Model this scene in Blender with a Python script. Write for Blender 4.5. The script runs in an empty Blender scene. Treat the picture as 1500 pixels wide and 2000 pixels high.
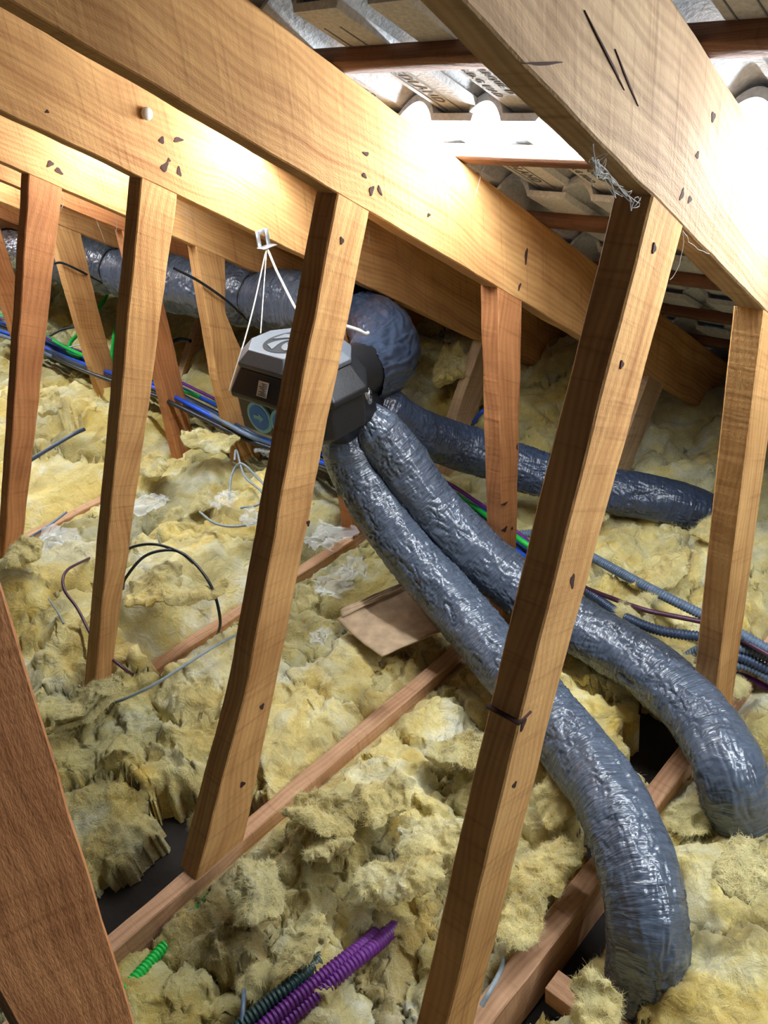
import bpy, bmesh, math
import numpy as np
from mathutils import Vector, Matrix

# ---------------------------------------------------------------- camera, world, light
SC = bpy.context.scene
COL = SC.collection
CAM_Z = 1.428
FPX = 1668.6                                    # focal length in pixels of a 1500x2000 frame
YAW, PIT, ROLL = 0.8156176, -0.5424015, -0.1210234
FW = np.array([math.cos(PIT)*math.cos(YAW), math.cos(PIT)*math.sin(YAW), math.sin(PIT)])
_r = np.array([math.sin(YAW), -math.cos(YAW), 0.0]); _u = np.cross(_r, FW)
RT = math.cos(ROLL)*_r + math.sin(ROLL)*_u
UP = -math.sin(ROLL)*_r + math.cos(ROLL)*_u
CAM = np.array([0, 0, CAM_Z])
cd = bpy.data.cameras.new('camera'); co = bpy.data.objects.new('camera', cd); COL.objects.link(co)
co.matrix_world = Matrix(((RT[0], UP[0], -FW[0], 0), (RT[1], UP[1], -FW[1], 0), (RT[2], UP[2], -FW[2], CAM_Z), (0, 0, 0, 1)))
cd.sensor_fit = 'VERTICAL'; cd.sensor_height = 36.0; cd.lens = FPX/2000*36.0
cd.clip_start = 0.02; cd.clip_end = 60
SC.camera = co
w = bpy.data.worlds.new('world'); SC.world = w; w.use_nodes = True
w.node_tree.nodes['Background'].inputs[0].default_value = (0.62, 0.80, 1.0, 1)
w.node_tree.nodes['Background'].inputs[1].default_value = 0.06
SC.view_settings.view_transform = 'Standard'; SC.view_settings.look = 'None'
SC.view_settings.gamma = 1; SC.view_settings.exposure = 0.0; SC.view_settings.use_curve_mapping = False
STRIP_POWER = 370.0
V1, SP, TP, ZB, DEP = 0.4923, 0.6, 0.6614, 1.8233, 0.205   # first truss, spacing, pitch, rafter height, depth
def K(k): return V1+SP*(k-1)

def ray(x, y): return FW+RT*(x-750)/FPX-UP*(y-1000)/FPX
def at_v(x, y, v): d = ray(x, y); return CAM+d*(v/d[1])
def at_z(x, y, z): d = ray(x, y); return CAM+d*((z-CAM_Z)/d[2])
def at_d(x, y, k): return CAM+ray(x, y)*k

# ---------------------------------------------------------------- noise
_rng = np.random.default_rng(7)
_perm = _rng.permutation(4096)
_grad = _rng.normal(size=(4096, 3)); _grad /= np.linalg.norm(_grad, axis=1)[:, None]
def noise3(P):
    P = np.asarray(P, float); i = np.floor(P).astype(int); f = P-i; u = f*f*f*(f*(f*6-15)+10)
    out = 0
    for dx in (0, 1):
        for dy in (0, 1):
            for dz in (0, 1):
                h = _perm[(_perm[(_perm[(i[:, 0]+dx) & 4095]+i[:, 1]+dy) & 4095]+i[:, 2]+dz) & 4095]
                g = _grad[h]; d = f-np.array([dx, dy, dz])
                wgt = (u[:, 0] if dx else 1-u[:, 0])*(u[:, 1] if dy else 1-u[:, 1])*(u[:, 2] if dz else 1-u[:, 2])
                out = out+wgt*np.einsum('ij,ij->i', g, d)
    return out*1.5
def fbm(P, o=4, gain=0.5):
    s = 0; a = 1; P = np.asarray(P, float)
    for k in range(o): s = s+a*noise3(P*(2.03**k)+17.3*k); a *= gain
    return s
def ridge(P, o=3):
    s = 0; a = 1; P = np.asarray(P, float)
    for k in range(o): s = s+a*(1-2*np.abs(noise3(P*(2.1**k)+9.1*k))); a *= 0.5
    return s/1.75

# ---------------------------------------------------------------- mesh helpers
def tag(o, label=None, cat=None, group=None, kind=None):
    for k, v in (('label', label), ('category', cat), ('group', group), ('kind', kind)):
        if v: o[k] = v
    return o
def empty(name, loc, label, cat, group=None, rz=0):
    o = bpy.data.objects.new(name, None); COL.objects.link(o); o.location = loc; o.rotation_euler = (0, 0, rz)
    o.empty_display_size = 0.05
    return tag(o, label, cat, group)
def mesh(name, verts, faces, mat, parent=None, smooth=True, uv=None, origin=None):
    V = np.asarray(verts, float)
    if origin is None: origin = np.zeros(3) if parent is not None else V.mean(0)
    origin = np.asarray(origin, float)
    me = bpy.data.meshes.new(name)
    fa = np.asarray(faces) if not isinstance(faces, list) or len(set(map(len, faces))) == 1 else None
    if fa is not None:
        nf, n = fa.shape
        me.vertices.add(len(V)); me.vertices.foreach_set('co', (V-origin).ravel())
        me.loops.add(nf*n); me.loops.foreach_set('vertex_index', fa.ravel().astype(np.int32))
        me.polygons.add(nf); me.polygons.foreach_set('loop_start', np.arange(0, nf*n, n, dtype=np.int32))
        me.polygons.foreach_set('loop_total', np.full(nf, n, dtype=np.int32))
        me.update(calc_edges=True)
    else:
        me.from_pydata([tuple(v) for v in V-origin], [], [tuple(f) for f in faces])
    me.validate()
    if uv is not None:
        ul = me.uv_layers.new(name='UVMap'); li = np.empty(len(me.loops), dtype=np.int32); me.loops.foreach_get('vertex_index', li)
        ul.data.foreach_set('uv', np.asarray(uv, float)[li].ravel())
    if smooth: me.polygons.foreach_set('use_smooth', np.ones(len(me.polygons), dtype=bool))
    me.materials.append(mat); me.update()
    o = bpy.data.objects.new(name, me); COL.objects.link(o)
    if parent is not None:
        o.parent = parent
        if parent.type == 'EMPTY' or True:
            o.location = Vector(origin)-_world(parent) if np.any(origin) else -_world(parent)
            if not np.any(origin): pass
    else: o.location = origin
    return o
def _world(p):
    l = Vector((0, 0, 0))
    while p is not None: l += p.location; p = p.parent
    return l

def catmull(P, n):
    P = np.asarray(P, float); Q = np.vstack([2*P[0]-P[1], P, 2*P[-1]-P[-2]])
    out = []
    for i in range(1, len(Q)-2):
        t = np.linspace(0, 1, n, endpoint=False)[:, None]
        a, b, c, d = Q[i-1], Q[i], Q[i+1], Q[i+2]
        out.append(0.5*((2*b)+(-a+c)*t+(2*a-5*b+4*c-d)*t**2+(-a+3*b-3*c+d)*t**3))
    out.append(P[-1:]); return np.vstack(out)
def resample(P, step):
    s = np.r_[0, np.cumsum(np.linalg.norm(np.diff(P[:, :3], axis=0), axis=1))]
    n = max(2, int(s[-1]/step)+1); t = np.linspace(0, s[-1], n)
    return np.stack([np.interp(t, s, P[:, k]) for k in range(P.shape[1])], 1), t
def tube_mesh(P, R, seg, s, disp=None):
    """P: points, R: radius per point, s: arc length; disp(s, th) -> radial offset"""
    T = np.gradient(P, axis=0); T /= np.linalg.norm(T, axis=1)[:, None]
    N = np.zeros_like(P); n = np.array([0, 0, 1.0]) if abs(T[0][2]) < 0.8 else np.array([1.0, 0, 0])
    for i in range(len(P)):
        n = n-T[i]*(n@T[i]); n /= np.linalg.norm(n); N[i] = n
    B = np.cross(T, N)
    th = np.linspace(0, 2*np.pi, seg, endpoint=False)
    S, TH = np.meshgrid(s, th, indexing='ij')
    r = np.repeat(np.asarray(R)[:, None], seg, 1)
    if disp is not None: r = r+disp(S.ravel(), TH.ravel()).reshape(S.shape)
    X = P[:, None]-r[..., None]*(np.cos(TH)[..., None]*N[:, None]+np.sin(TH)[..., None]*B[:, None])
    V = X.reshape(-1, 3); m = len(P)
    i = np.arange(m-1)[:, None]; j = np.arange(seg)[None]
    a = i*seg+j; b = i*seg+(j+1) % seg; c = (i+1)*seg+(j+1) % seg; d = (i+1)*seg+j
    F = np.stack([a, b, c, d], -1).reshape(-1, 4)
    uv = np.stack([S.ravel(), TH.ravel()/(2*np.pi)], 1)
    # end caps as quads onto a centre ring of tiny radius
    return V, F, uv
def rope(name, pts, r, mat, label=None, cat='cable', group=None, corr=False, parent=None, seg=10, smooth_n=12, kind=None):
    P = catmull(np.array(pts), smooth_n)
    P, s = resample(P, 0.0013 if corr else 0.006)
    R = np.full(len(P), r)
    if corr: R = r*(1+0.10*np.clip(1.8*np.sin(2*np.pi*s/0.0078), -1, 1))
    V, F, uv = tube_mesh(P, R, seg, s)
    o = mesh(name, V, F, mat, parent, uv=uv)
    return tag(o, label, cat if parent is None else None, group, kind)
def box_pts(c, s):
    x, y, z = np.array(s)/2.0
    return np.array([[sx*x, sy*y, sz*z] for sx in (-1, 1) for sy in (-1, 1) for sz in (-1, 1)])+np.array(c)
BOXF = [(0, 1, 3, 2), (4, 6, 7, 5), (0, 4, 5, 1), (2, 3, 7, 6), (0, 2, 6, 4), (1, 5, 7, 3)]
def bevel(o, wdt, seg=2):
    m = o.modifiers.new('bevel', 'BEVEL'); m.width = wdt; m.segments = seg; m.limit_method = 'ANGLE'; return o

# ---------------------------------------------------------------- materials
def new_mat(name):
    m = bpy.data.materials.new(name); m.use_nodes = True; nt = m.node_tree
    return m, nt, nt.nodes['Principled BSDF']
def nd(nt, t, **kw):
    n = nt.nodes.new(t)
    for k, v in kw.items():
        if hasattr(n, k): setattr(n, k, v)
        else: n.inputs[k].default_value = v
    return n
def ramp(nt, src, stops):
    n = nt.nodes.new('ShaderNodeValToRGB'); e = n.color_ramp.elements
    while len(e) < len(stops): e.new(0.5)
    for i, (p, c) in enumerate(stops):
        e[i].position = p; e[i].color = (*c, 1) if len(c) == 3 else c
    nt.links.new(src, n.inputs[0]); return n
def lin(c): return tuple((x/255/12.92) if x/255 <= 0.04045 else ((x/255+0.055)/1.055)**2.4 for x in c)
def simple(name, rgb, rough=0.5, metal=0.0, bump=0.0, bscale=60, spec=0.5, var=0.15):
    m, nt, b = new_mat(name)
    tc = nd(nt, 'ShaderNodeTexCoord'); nz = nd(nt, 'ShaderNodeTexNoise'); nz.inputs['Scale'].default_value = bscale; nz.inputs['Detail'].default_value = 5
    nt.links.new(tc.outputs['Object'], nz.inputs['Vector'])
    c = lin(rgb); r = ramp(nt, nz.outputs[0], [(0.3, tuple(x*(1-var) for x in c)), (0.7, tuple(min(1, x*(1+var)) for x in c))])
    nt.links.new(r.outputs[0], b.inputs['Base Color'])
    b.inputs['Roughness'].default_value = rough; b.inputs['Metallic'].default_value = metal
    b.inputs['Specular IOR Level'].default_value = spec
    if bump:
        bp = nd(nt, 'ShaderNodeBump'); bp.inputs['Strength'].default_value = bump; bp.inputs['Distance'].default_value = 0.004
        nt.links.new(nz.outputs[0], bp.inputs['Height']); nt.links.new(bp.outputs[0], b.inputs['Normal'])
    return m
def wood(name, light, dark, knots=True, rough=0.75, saw=0.5):
    m, nt, b = new_mat(name); L = nt.links.new
    uv = nd(nt, 'ShaderNodeUVMap'); oi = nd(nt, 'ShaderNodeObjectInfo')
    off = nd(nt, 'ShaderNodeVectorMath', operation='SCALE'); off.inputs[0].default_value = (37, 19, 11); L(oi.outputs['Random'], off.inputs['Scale'])
    base = nd(nt, 'ShaderNodeVectorMath', operation='ADD'); L(uv.outputs[0], base.inputs[0]); L(off.outputs[0], base.inputs[1])
    # grain: long along the board
    mp = nd(nt, 'ShaderNodeMapping'); mp.inputs['Scale'].default_value = (1.6, 26, 1); L(base.outputs[0], mp.inputs[0])
    wn = nd(nt, 'ShaderNodeTexNoise'); wn.inputs['Scale'].default_value = 3.2; wn.inputs['Detail'].default_value = 1; L(base.outputs[0], wn.inputs['Vector'])
    wa = nd(nt, 'ShaderNodeVectorMath', operation='MULTIPLY_ADD'); wa.inputs[1].default_value = (0, 2.2, 0); L(wn.outputs['Color'], wa.inputs[0]); L(mp.outputs[0], wa.inputs[2])
    g = nd(nt, 'ShaderNodeTexNoise'); g.inputs['Scale'].default_value = 1.5; g.inputs['Detail'].default_value = 6; g.inputs['Roughness'].default_value = 0.62; L(wa.outputs[0], g.inputs['Vector'])
    wv = nd(nt, 'ShaderNodeTexWave', bands_direction='Y'); wv.inputs['Scale'].default_value = 0.9; wv.inputs['Distortion'].default_value = 5; wv.inputs['Detail'].default_value = 3; wv.inputs['Detail Scale'].default_value = 0.6; L(wa.outputs[0], wv.inputs['Vector'])
    mx = nd(nt, 'ShaderNodeMix'); mx.data_type = 'FLOAT'; mx.inputs[0].default_value = 0.12; L(g.outputs[0], mx.inputs[2]); L(wv.outputs[1], mx.inputs[3])
    l, d = lin(light), lin(dark)
    mid = tuple((a*0.6+c*0.4) for a, c in zip(l, d))
    cr = ramp(nt, mx.outputs[0], [(0.18, d), (0.40, mid), (0.58, l), (0.85, tuple(min(1, x*1.12) for x in l))])
    # broad mottling
    mt = nd(nt, 'ShaderNodeTexNoise'); mt.inputs['Scale'].default_value = 6; mt.inputs['Detail'].default_value = 3; L(base.outputs[0], mt.inputs['Vector'])
    mr = ramp(nt, mt.outputs[0], [(0.35, (0.72, 0.66, 0.62)), (0.6, (1, 1, 1))])
    mm = nd(nt, 'ShaderNodeMix'); mm.data_type = 'RGBA'; mm.blend_type = 'MULTIPLY'; mm.inputs[0].default_value = 0.8; L(cr.outputs[0], mm.inputs[6]); L(mr.outputs[0], mm.inputs[7])
    # cross saw marks
    sp = nd(nt, 'ShaderNodeMapping'); sp.inputs['Scale'].default_value = (95, 5, 1); L(base.outputs[0], sp.inputs[0])
    sn = nd(nt, 'ShaderNodeTexNoise'); sn.inputs['Scale'].default_value = 1.0; sn.inputs['Detail'].default_value = 3; L(sp.outputs[0], sn.inputs['Vector'])
    sr = ramp(nt, sn.outputs[0], [(0.30, (0.62, 0.55, 0.5)), (0.43, (1, 1, 1))])
    ms = nd(nt, 'ShaderNodeMix'); ms.data_type = 'RGBA'; ms.blend_type = 'MULTIPLY'; ms.inputs[0].default_value = saw; L(mm.outputs[2], ms.inputs[6]); L(sr.outputs[0], ms.inputs[7])
    last = ms.outputs[2]
    if knots:
        kp = nd(nt, 'ShaderNodeMapping'); kp.inputs['Scale'].default_value = (3.3, 9.5, 1); L(base.outputs[0], kp.inputs[0])
        vo = nd(nt, 'ShaderNodeTexVoronoi'); vo.inputs['Scale'].default_value = 1.0; vo.inputs['Randomness'].default_value = 1.0; L(kp.outputs[0], vo.inputs['Vector'])
        sc = nd(nt, 'ShaderNodeSeparateColor'); L(vo.outputs['Color'], sc.inputs[0])
        th = nd(nt, 'ShaderNodeMath', operation='MULTIPLY_ADD'); th.inputs[1].default_value = 1.7; th.inputs[2].default_value = 0; L(sc.outputs[0], th.inputs[0])
        ad = nd(nt, 'ShaderNodeMath', operation='ADD'); L(vo.outputs['Distance'], ad.inputs[0]); L(th.outputs[0], ad.inputs[1])
        kr = ramp(nt, ad.outputs[0], [(0.08, (0.22, 0.13, 0.09)), (0.13, (0.55, 0.38, 0.28)), (0.26, (1, 1, 1))])
        mk = nd(nt, 'ShaderNodeMix'); mk.data_type = 'RGBA'; mk.blend_type = 'MULTIPLY'; mk.inputs[0].default_value = 0.9; L(last, mk.inputs[6]); L(kr.outputs[0], mk.inputs[7]); last = mk.outputs[2]
    L(last, b.inputs['Base Color']); b.inputs['Roughness'].default_value = rough; b.inputs['Specular IOR Level'].default_value = 0.25
    fz = nd(nt, 'ShaderNodeMapping'); fz.inputs['Scale'].default_value = (120, 420, 1); L(base.outputs[0], fz.inputs[0])
    fn = nd(nt, 'ShaderNodeTexNoise'); fn.inputs['Scale'].default_value = 1; fn.inputs['Detail'].default_value = 4; L(fz.outputs[0], fn.inputs['Vector'])
    a1 = nd(nt, 'ShaderNodeMath', operation='MULTIPLY_ADD'); a1.inputs[1].default_value = 0.6; L(fn.outputs[0], a1.inputs[0]); L(mx.outputs[0], a1.inputs[2])
    a2 = nd(nt, 'ShaderNodeMath', operation='MULTIPLY_ADD'); a2.inputs[1].default_value = 0.7; L(sn.outputs[0], a2.inputs[0]); L(a1.outputs[0], a2.inputs[2])
    bp = nd(nt, 'ShaderNodeBump'); bp.inputs['Strength'].default_value = 0.75; bp.inputs['Distance'].default_value = 0.0022; L(a2.outputs[0], bp.inputs['Height']); L(bp.outputs[0], b.inputs['Normal'])
    return m
def wool(name):
    m, nt, b = new_mat(name); L = nt.links.new
    tc = nd(nt, 'ShaderNodeNewGeometry'); oi = nd(nt, 'ShaderNodeObjectInfo')
    n1 = nd(nt, 'ShaderNodeTexNoise'); n1.inputs['Scale'].default_value = 7; n1.inputs['Detail'].default_value = 7; n1.inputs['Roughness'].default_value = 0.6; n1.inputs['Distortion'].default_value = 0.6; L(tc.outputs['Position'], n1.inputs['Vector'])
    n2 = nd(nt, 'ShaderNodeTexNoise'); n2.inputs['Scale'].default_value = 3.2; n2.inputs['Detail'].default_value = 6; n2.inputs['Roughness'].default_value = 0.65; n2.inputs['Distortion'].default_value = 1.0; L(tc.outputs['Position'], n2.inputs['Vector'])
    base = ramp(nt, n1.outputs[0], [(0.28, lin((168, 136, 54))), (0.40, lin((228, 198, 104))), (0.53, lin((243, 226, 154))), (0.66, lin((249, 245, 218)))])
    dirt = ramp(nt, n2.outputs[0], [(0.40, (0, 0, 0)), (0.60, (1, 1, 1))])
    dm = nd(nt, 'ShaderNodeMath', operation='MULTIPLY'); L(dirt.outputs[0], dm.inputs[0]); dm.inputs[1].default_value = 0.55
    mx = nd(nt, 'ShaderNodeMix'); mx.data_type = 'RGBA'; L(dm.outputs[0], mx.inputs[0]); L(base.outputs[0], mx.inputs[6]); mx.inputs[7].default_value = (*lin((146, 142, 108)), 1)
    mc = nd(nt, 'ShaderNodeMix'); mc.data_type = 'RGBA'; mc.blend_type = 'MULTIPLY'; mc.inputs[0].default_value = 1; L(mx.outputs[2], mc.inputs[6]); L(oi.outputs['Color'], mc.inputs[7])
    # dark specks and fibres
    vs = nd(nt, 'ShaderNodeTexVoronoi'); vs.inputs['Scale'].default_value = 95; L(tc.outputs['Position'], vs.inputs['Vector'])
    sr = ramp(nt, vs.outputs['Distance'], [(0.07, (0.45, 0.38, 0.25)), (0.14, (1, 1, 1))])
    mk = nd(nt, 'ShaderNodeMix'); mk.data_type = 'RGBA'; mk.blend_type = 'MULTIPLY'; mk.inputs[0].default_value = 0.5; L(mc.outputs[2], mk.inputs[6]); L(sr.outputs[0], mk.inputs[7])
    L(mk.outputs[2], b.inputs['Base Color']); b.inputs['Roughness'].default_value = 0.95; b.inputs['Specular IOR Level'].default_value = 0.12
    b.inputs['Sheen Weight'].default_value = 0.25; b.inputs['Sheen Roughness'].default_value = 0.6
    f1 = nd(nt, 'ShaderNodeTexNoise'); f1.inputs['Scale'].default_value = 75; f1.inputs['Detail'].default_value = 7; f1.inputs['Roughness'].default_value = 0.7; f1.inputs['Distortion'].default_value = 1.5; L(tc.outputs['Position'], f1.inputs['Vector'])
    f2 = nd(nt, 'ShaderNodeTexNoise'); f2.inputs['Scale'].default_value = 22; f2.inputs['Detail'].default_value = 5; f2.inputs['Distortion'].default_value = 2.2; L(tc.outputs['Position'], f2.inputs['Vector'])
    ad = nd(nt, 'ShaderNodeMath', operation='MULTIPLY_ADD'); ad.inputs[1].default_value = 2.0; L(f2.outputs[0], ad.inputs[0]); L(f1.outputs[0], ad.inputs[2])
    bp = nd(nt, 'ShaderNodeBump'); bp.inputs['Strength'].default_value = 0.9; bp.inputs['Distance'].default_value = 0.0055; L(ad.outputs[0], bp.inputs['Height']); L(bp.outputs[0], b.inputs['Normal'])
    return m
def film(name, rgb, rough, along=26, around=9, strength=0.9, metal=0.0, spec=0.8):
    m, nt, b = new_mat(name); L = nt.links.new
    uv = nd(nt, 'ShaderNodeUVMap')
    mp = nd(nt, 'ShaderNodeMapping'); mp.inputs['Scale'].default_value = (along, around, 1); mp.inputs['Rotation'].default_value = (0, 0, 0.12); L(uv.outputs[0], mp.inputs[0])
    n1 = nd(nt, 'ShaderNodeTexVoronoi'); n1.feature = 'F1'; n1.inputs['Scale'].default_value = 1.3; n1.inputs['Detail'].default_value = 2; L(mp.outputs[0], n1.inputs['Vector'])
    n2 = nd(nt, 'ShaderNodeTexNoise'); n2.inputs['Scale'].default_value = 2.4; n2.inputs['Detail'].default_value = 2; n2.inputs['Distortion'].default_value = 1.0; L(mp.outputs[0], n2.inputs['Vector'])
    ad = nd(nt, 'ShaderNodeMath', operation='MULTIPLY_ADD'); ad.inputs[1].default_value = 0.55; L(n1.outputs['Distance'], ad.inputs[0]); L(n2.outputs[0], ad.inputs[2])
    bp = nd(nt, 'ShaderNodeBump'); bp.inputs['Strength'].default_value = strength; bp.inputs['Distance'].default_value = 0.006; L(ad.outputs[0], bp.inputs['Height']); L(bp.outputs[0], b.inputs['Normal'])
    c = lin(rgb); cr = ramp(nt, n2.outputs[0], [(0.3, tuple(x*0.75 for x in c)), (0.7, tuple(min(1, x*1.25) for x in c))])
    L(cr.outputs[0], b.inputs['Base Color']); b.inputs['Roughness'].default_value = rough; b.inputs['Metallic'].default_value = metal; b.inputs['Specular IOR Level'].default_value = spec
    return m
M = {}
M['pine'] = wood('pine_warm', (212, 164, 106), (156, 100, 54))
M['pine_red'] = wood('pine_reddish', (192, 132, 84), (132, 76, 42))
M['pine_grey'] = wood('pine_weathered', (198, 166, 128), (132, 98, 68), saw=0.6)
M['pine_pink'] = wood('pine_joist', (205, 162, 126), (150, 104, 74), saw=0.4)
M['batten'] = wood('batten_wood', (126, 90, 68), (82, 54, 40), knots=False)
M['wool'] = wool('mineral_wool')
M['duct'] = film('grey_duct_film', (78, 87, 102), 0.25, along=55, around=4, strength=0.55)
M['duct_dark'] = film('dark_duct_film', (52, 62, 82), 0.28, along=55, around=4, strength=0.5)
M['bag'] = film('dark_bag_film', (46, 56, 74), 0.30, along=12, around=3, strength=0.3)
M['foil'] = film('foil', (190, 196, 205), 0.22, metal=0.9, strength=1.0)
M['tile'] = simple('concrete_tile', (200, 203, 206), 0.9, bump=0.5, bscale=140, spec=0.2)
M['tile_text_shaded'] = simple('tile_letters_shaded', (104, 106, 110), 0.9, spec=0.2)  # moulded in the tile's own concrete; darker grey paints in the relief shadow
M['tile_line'] = simple('tile_rule', (140, 142, 146), 0.9, spec=0.2)
M['black'] = simple('black_plastic', (25, 26, 30), 0.42, bump=0.15, bscale=400)
M['grey_plastic'] = simple('grey_plastic', (84, 90, 98), 0.45, bump=0.1, bscale=400)
M['emblem'] = simple('emblem_plastic', (22, 23, 26), 0.7, spec=0.2)
M['cyan'] = simple('sticker_rim', (150, 228, 255), 0.4, var=0.03)
M['blue_sticker'] = simple('sticker_blue', (20, 138, 255), 0.4, var=0.05)
M['paper'] = simple('label_paper', (205, 204, 196), 0.7, var=0.05)
M['ink'] = simple('ink', (70, 70, 72), 0.7)
M['white'] = simple('white_plastic', (226, 228, 226), 0.45, var=0.04)
M['cord'] = simple('white_cord', (214, 208, 196), 0.7, var=0.05)
M['steel'] = simple('zinc_steel', (196, 200, 204), 0.35, metal=0.8)
M['c_black'] = simple('cable_black', (30, 32, 38), 0.4)
M['c_navy'] = simple('conduit_navy', (48, 62, 86), 0.4)
M['c_slate'] = simple('conduit_slate', (92, 108, 130), 0.42)
M['c_grey'] = simple('cable_grey', (140, 150, 156), 0.45)
M['c_white'] = simple('cable_white', (206, 206, 198), 0.45)
M['c_blue'] = simple('cable_blue', (28, 76, 190), 0.4)
M['c_green'] = simple('cable_green', (22, 176, 66), 0.4)
M['c_purple'] = simple('conduit_purple', (98, 34, 118), 0.38)
M['c_maroon'] = simple('cable_maroon', (74, 40, 58), 0.4)
M['c_dkgreen'] = simple('conduit_dark_green', (26, 54, 52), 0.4)
M['card'] = simple('cardboard', (172, 146, 116), 0.85, bump=0.2, bscale=30, var=0.25)
M['dirt'] = simple('dark_hole', (58, 30, 22), 0.9)
M['ceiling'] = simple('plasterboard_back_shaded', (44, 38, 34), 0.95, bump=0.4, bscale=30)  # shadow of the gaps in the wool is put into this dark colour
M['block'] = simple('blockwork', (120, 112, 106), 0.95, bump=0.5, bscale=20)
def clear_film():
    m, nt, b = new_mat('clear_film'); b.inputs['Base Color'].default_value = (0.93, 0.96, 0.97, 1); b.inputs['Roughness'].default_value = 0.12
    b.inputs['IOR'].default_value = 1.25; b.inputs['Alpha'].default_value = 0.30; b.inputs['Specular IOR Level'].default_value = 1.0
    return m
M['clear'] = clear_film()
def web_mat():
    m, nt, b = new_mat('cobweb_silk'); b.inputs['Base Color'].default_value = (0.6, 0.6, 0.58, 1); b.inputs['Roughness'].default_value = 0.9; b.inputs['Alpha'].default_value = 0.6
    return m
M['web'] = web_mat()
def strip_mat():
    m, nt, b = new_mat('led_strip'); b.inputs['Emission Color'].default_value = (0.86, 0.94, 1.0, 1); b.inputs['Emission Strength'].default_value = STRIP_POWER
    return m
M['led'] = strip_mat()

# ---------------------------------------------------------------- structure
def plane_grid(name, x0, x1, y0, y1, z, mat):
    V = [(x0, y0, z), (x1, y0, z), (x1, y1, z), (x0, y1, z)]
    return tag(mesh(name, V, [(0, 1, 2, 3)], mat, smooth=False), kind='structure')
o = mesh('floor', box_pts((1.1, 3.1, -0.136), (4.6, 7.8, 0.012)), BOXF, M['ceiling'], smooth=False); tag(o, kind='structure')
o = mesh('wall_far', box_pts((1.1, 7.12, 1.2), (4.6, 0.1, 2.66)), BOXF, M['block'], smooth=False); tag(o, kind='structure')

o = mesh('wall_eaves', box_pts((3.33, 3.1, 0.02), (0.05, 7.8, 0.30)), BOXF, M['block'], smooth=False); tag(o, kind='structure')
# ---------------------------------------------------------------- timbers
def timber(name, L, R, v, t, mat, parent=None, label=None, cat=None, group=None, wob=0.0015, seed=0, wane=0):
    """L, R: edge polylines as (u, z) lists in the plane at v; t: thickness towards +v"""
    L = np.asarray(L, float); R = np.asarray(R, float)
    def rs(P, n):
        s = np.r_[0, np.cumsum(np.linalg.norm(np.diff(P, axis=0), axis=1))]; tt = np.linspace(0, s[-1], n)
        return np.stack([np.interp(tt, s, P[:, 0]), np.interp(tt, s, P[:, 1])], 1), s[-1]
    n = max(6, int(np.linalg.norm(L[-1]-L[0])/0.02)); A, ln = rs(L, n); B, _ = rs(R, n)
    wd = np.linalg.norm(B-A, axis=1)[:, None]; D = (B-A)/wd
    sx = np.linspace(0, ln, n)
    ch = 0.0025
    # ring: 8 points with chamfered edges
    ring = [(0, ch, 'L'), (ch, 0, 'L'), (ch, 0, 'R'), (0, ch, 'R'), (0, t-ch, 'R'), (ch, t, 'R'), (ch, t, 'L'), (0, t-ch, 'L')]
    V = []; UV = []
    wm = float(wd.mean()); per = [0, 0.003, wm-0.003, wm, wm+t-0.003, wm+t, 2*wm+t-0.003, 2*wm+t]
    tb = np.zeros((n, 8, 3)); uvb = np.zeros((n, 8, 2))
    for k, (ins, dv, side) in enumerate(ring):
        base = A+D*ins if side == 'L' else B-D*ins
        q = np.stack([np.full(n, seed*3.1+k*0.0), sx*9, np.full(n, 1.7 if side == 'L' else 5.9)], 1)
        wv = wob*fbm(q, 4)[:, None]*0.9
        base = base+D*wv
        tb[:, k, 0] = base[:, 0]; tb[:, k, 2] = base[:, 1]; tb[:, k, 1] = v+dv+wob*0.6*fbm(np.stack([sx*7, np.full(n, seed*1.3+dv*40), np.zeros(n)], 1), 3)
        uvb[:, k, 0] = sx; uvb[:, k, 1] = per[k]+seed*0.37
    V = tb.reshape(-1, 3); UV = uvb.reshape(-1, 2)
    F = [(i*8+k, i*8+(k+1) % 8, (i+1)*8+(k+1) % 8, (i+1)*8+k) for i in range(n-1) for k in range(8)]
    # seam fix: duplicate first column for uv wrap
    V = np.vstack([V, tb[:, 0]]); uvw = uvb[:, 0].copy(); uvw[:, 1] = 2*wm+2*t+seed*0.37; UV = np.vstack([UV, uvw]); b0 = n*8
    F = [(a, (b0+a//8) if k == 7 else b, (b0+c//8) if k == 7 else c, d) for idx, (a, b, c, d) in enumerate(F) for k in [idx % 8]]
    F.append(tuple(range(7, -1, -1))); F.append(tuple((n-1)*8+k for k in range(8)))
    origin = np.array([A[0][0], v, A[0][1]]) if parent is None else None
    o = mesh(name, V, F, mat, parent, smooth=False, uv=UV, origin=origin)
    if parent is None: tag(o, label, cat, group)
    elif label: o['label'] = label
    return o
def zb(u): return ZB-TP*u
def px_line(pts, v): return [tuple(at_v(x, y, v)[[0, 2]]) for x, y in pts]

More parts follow.
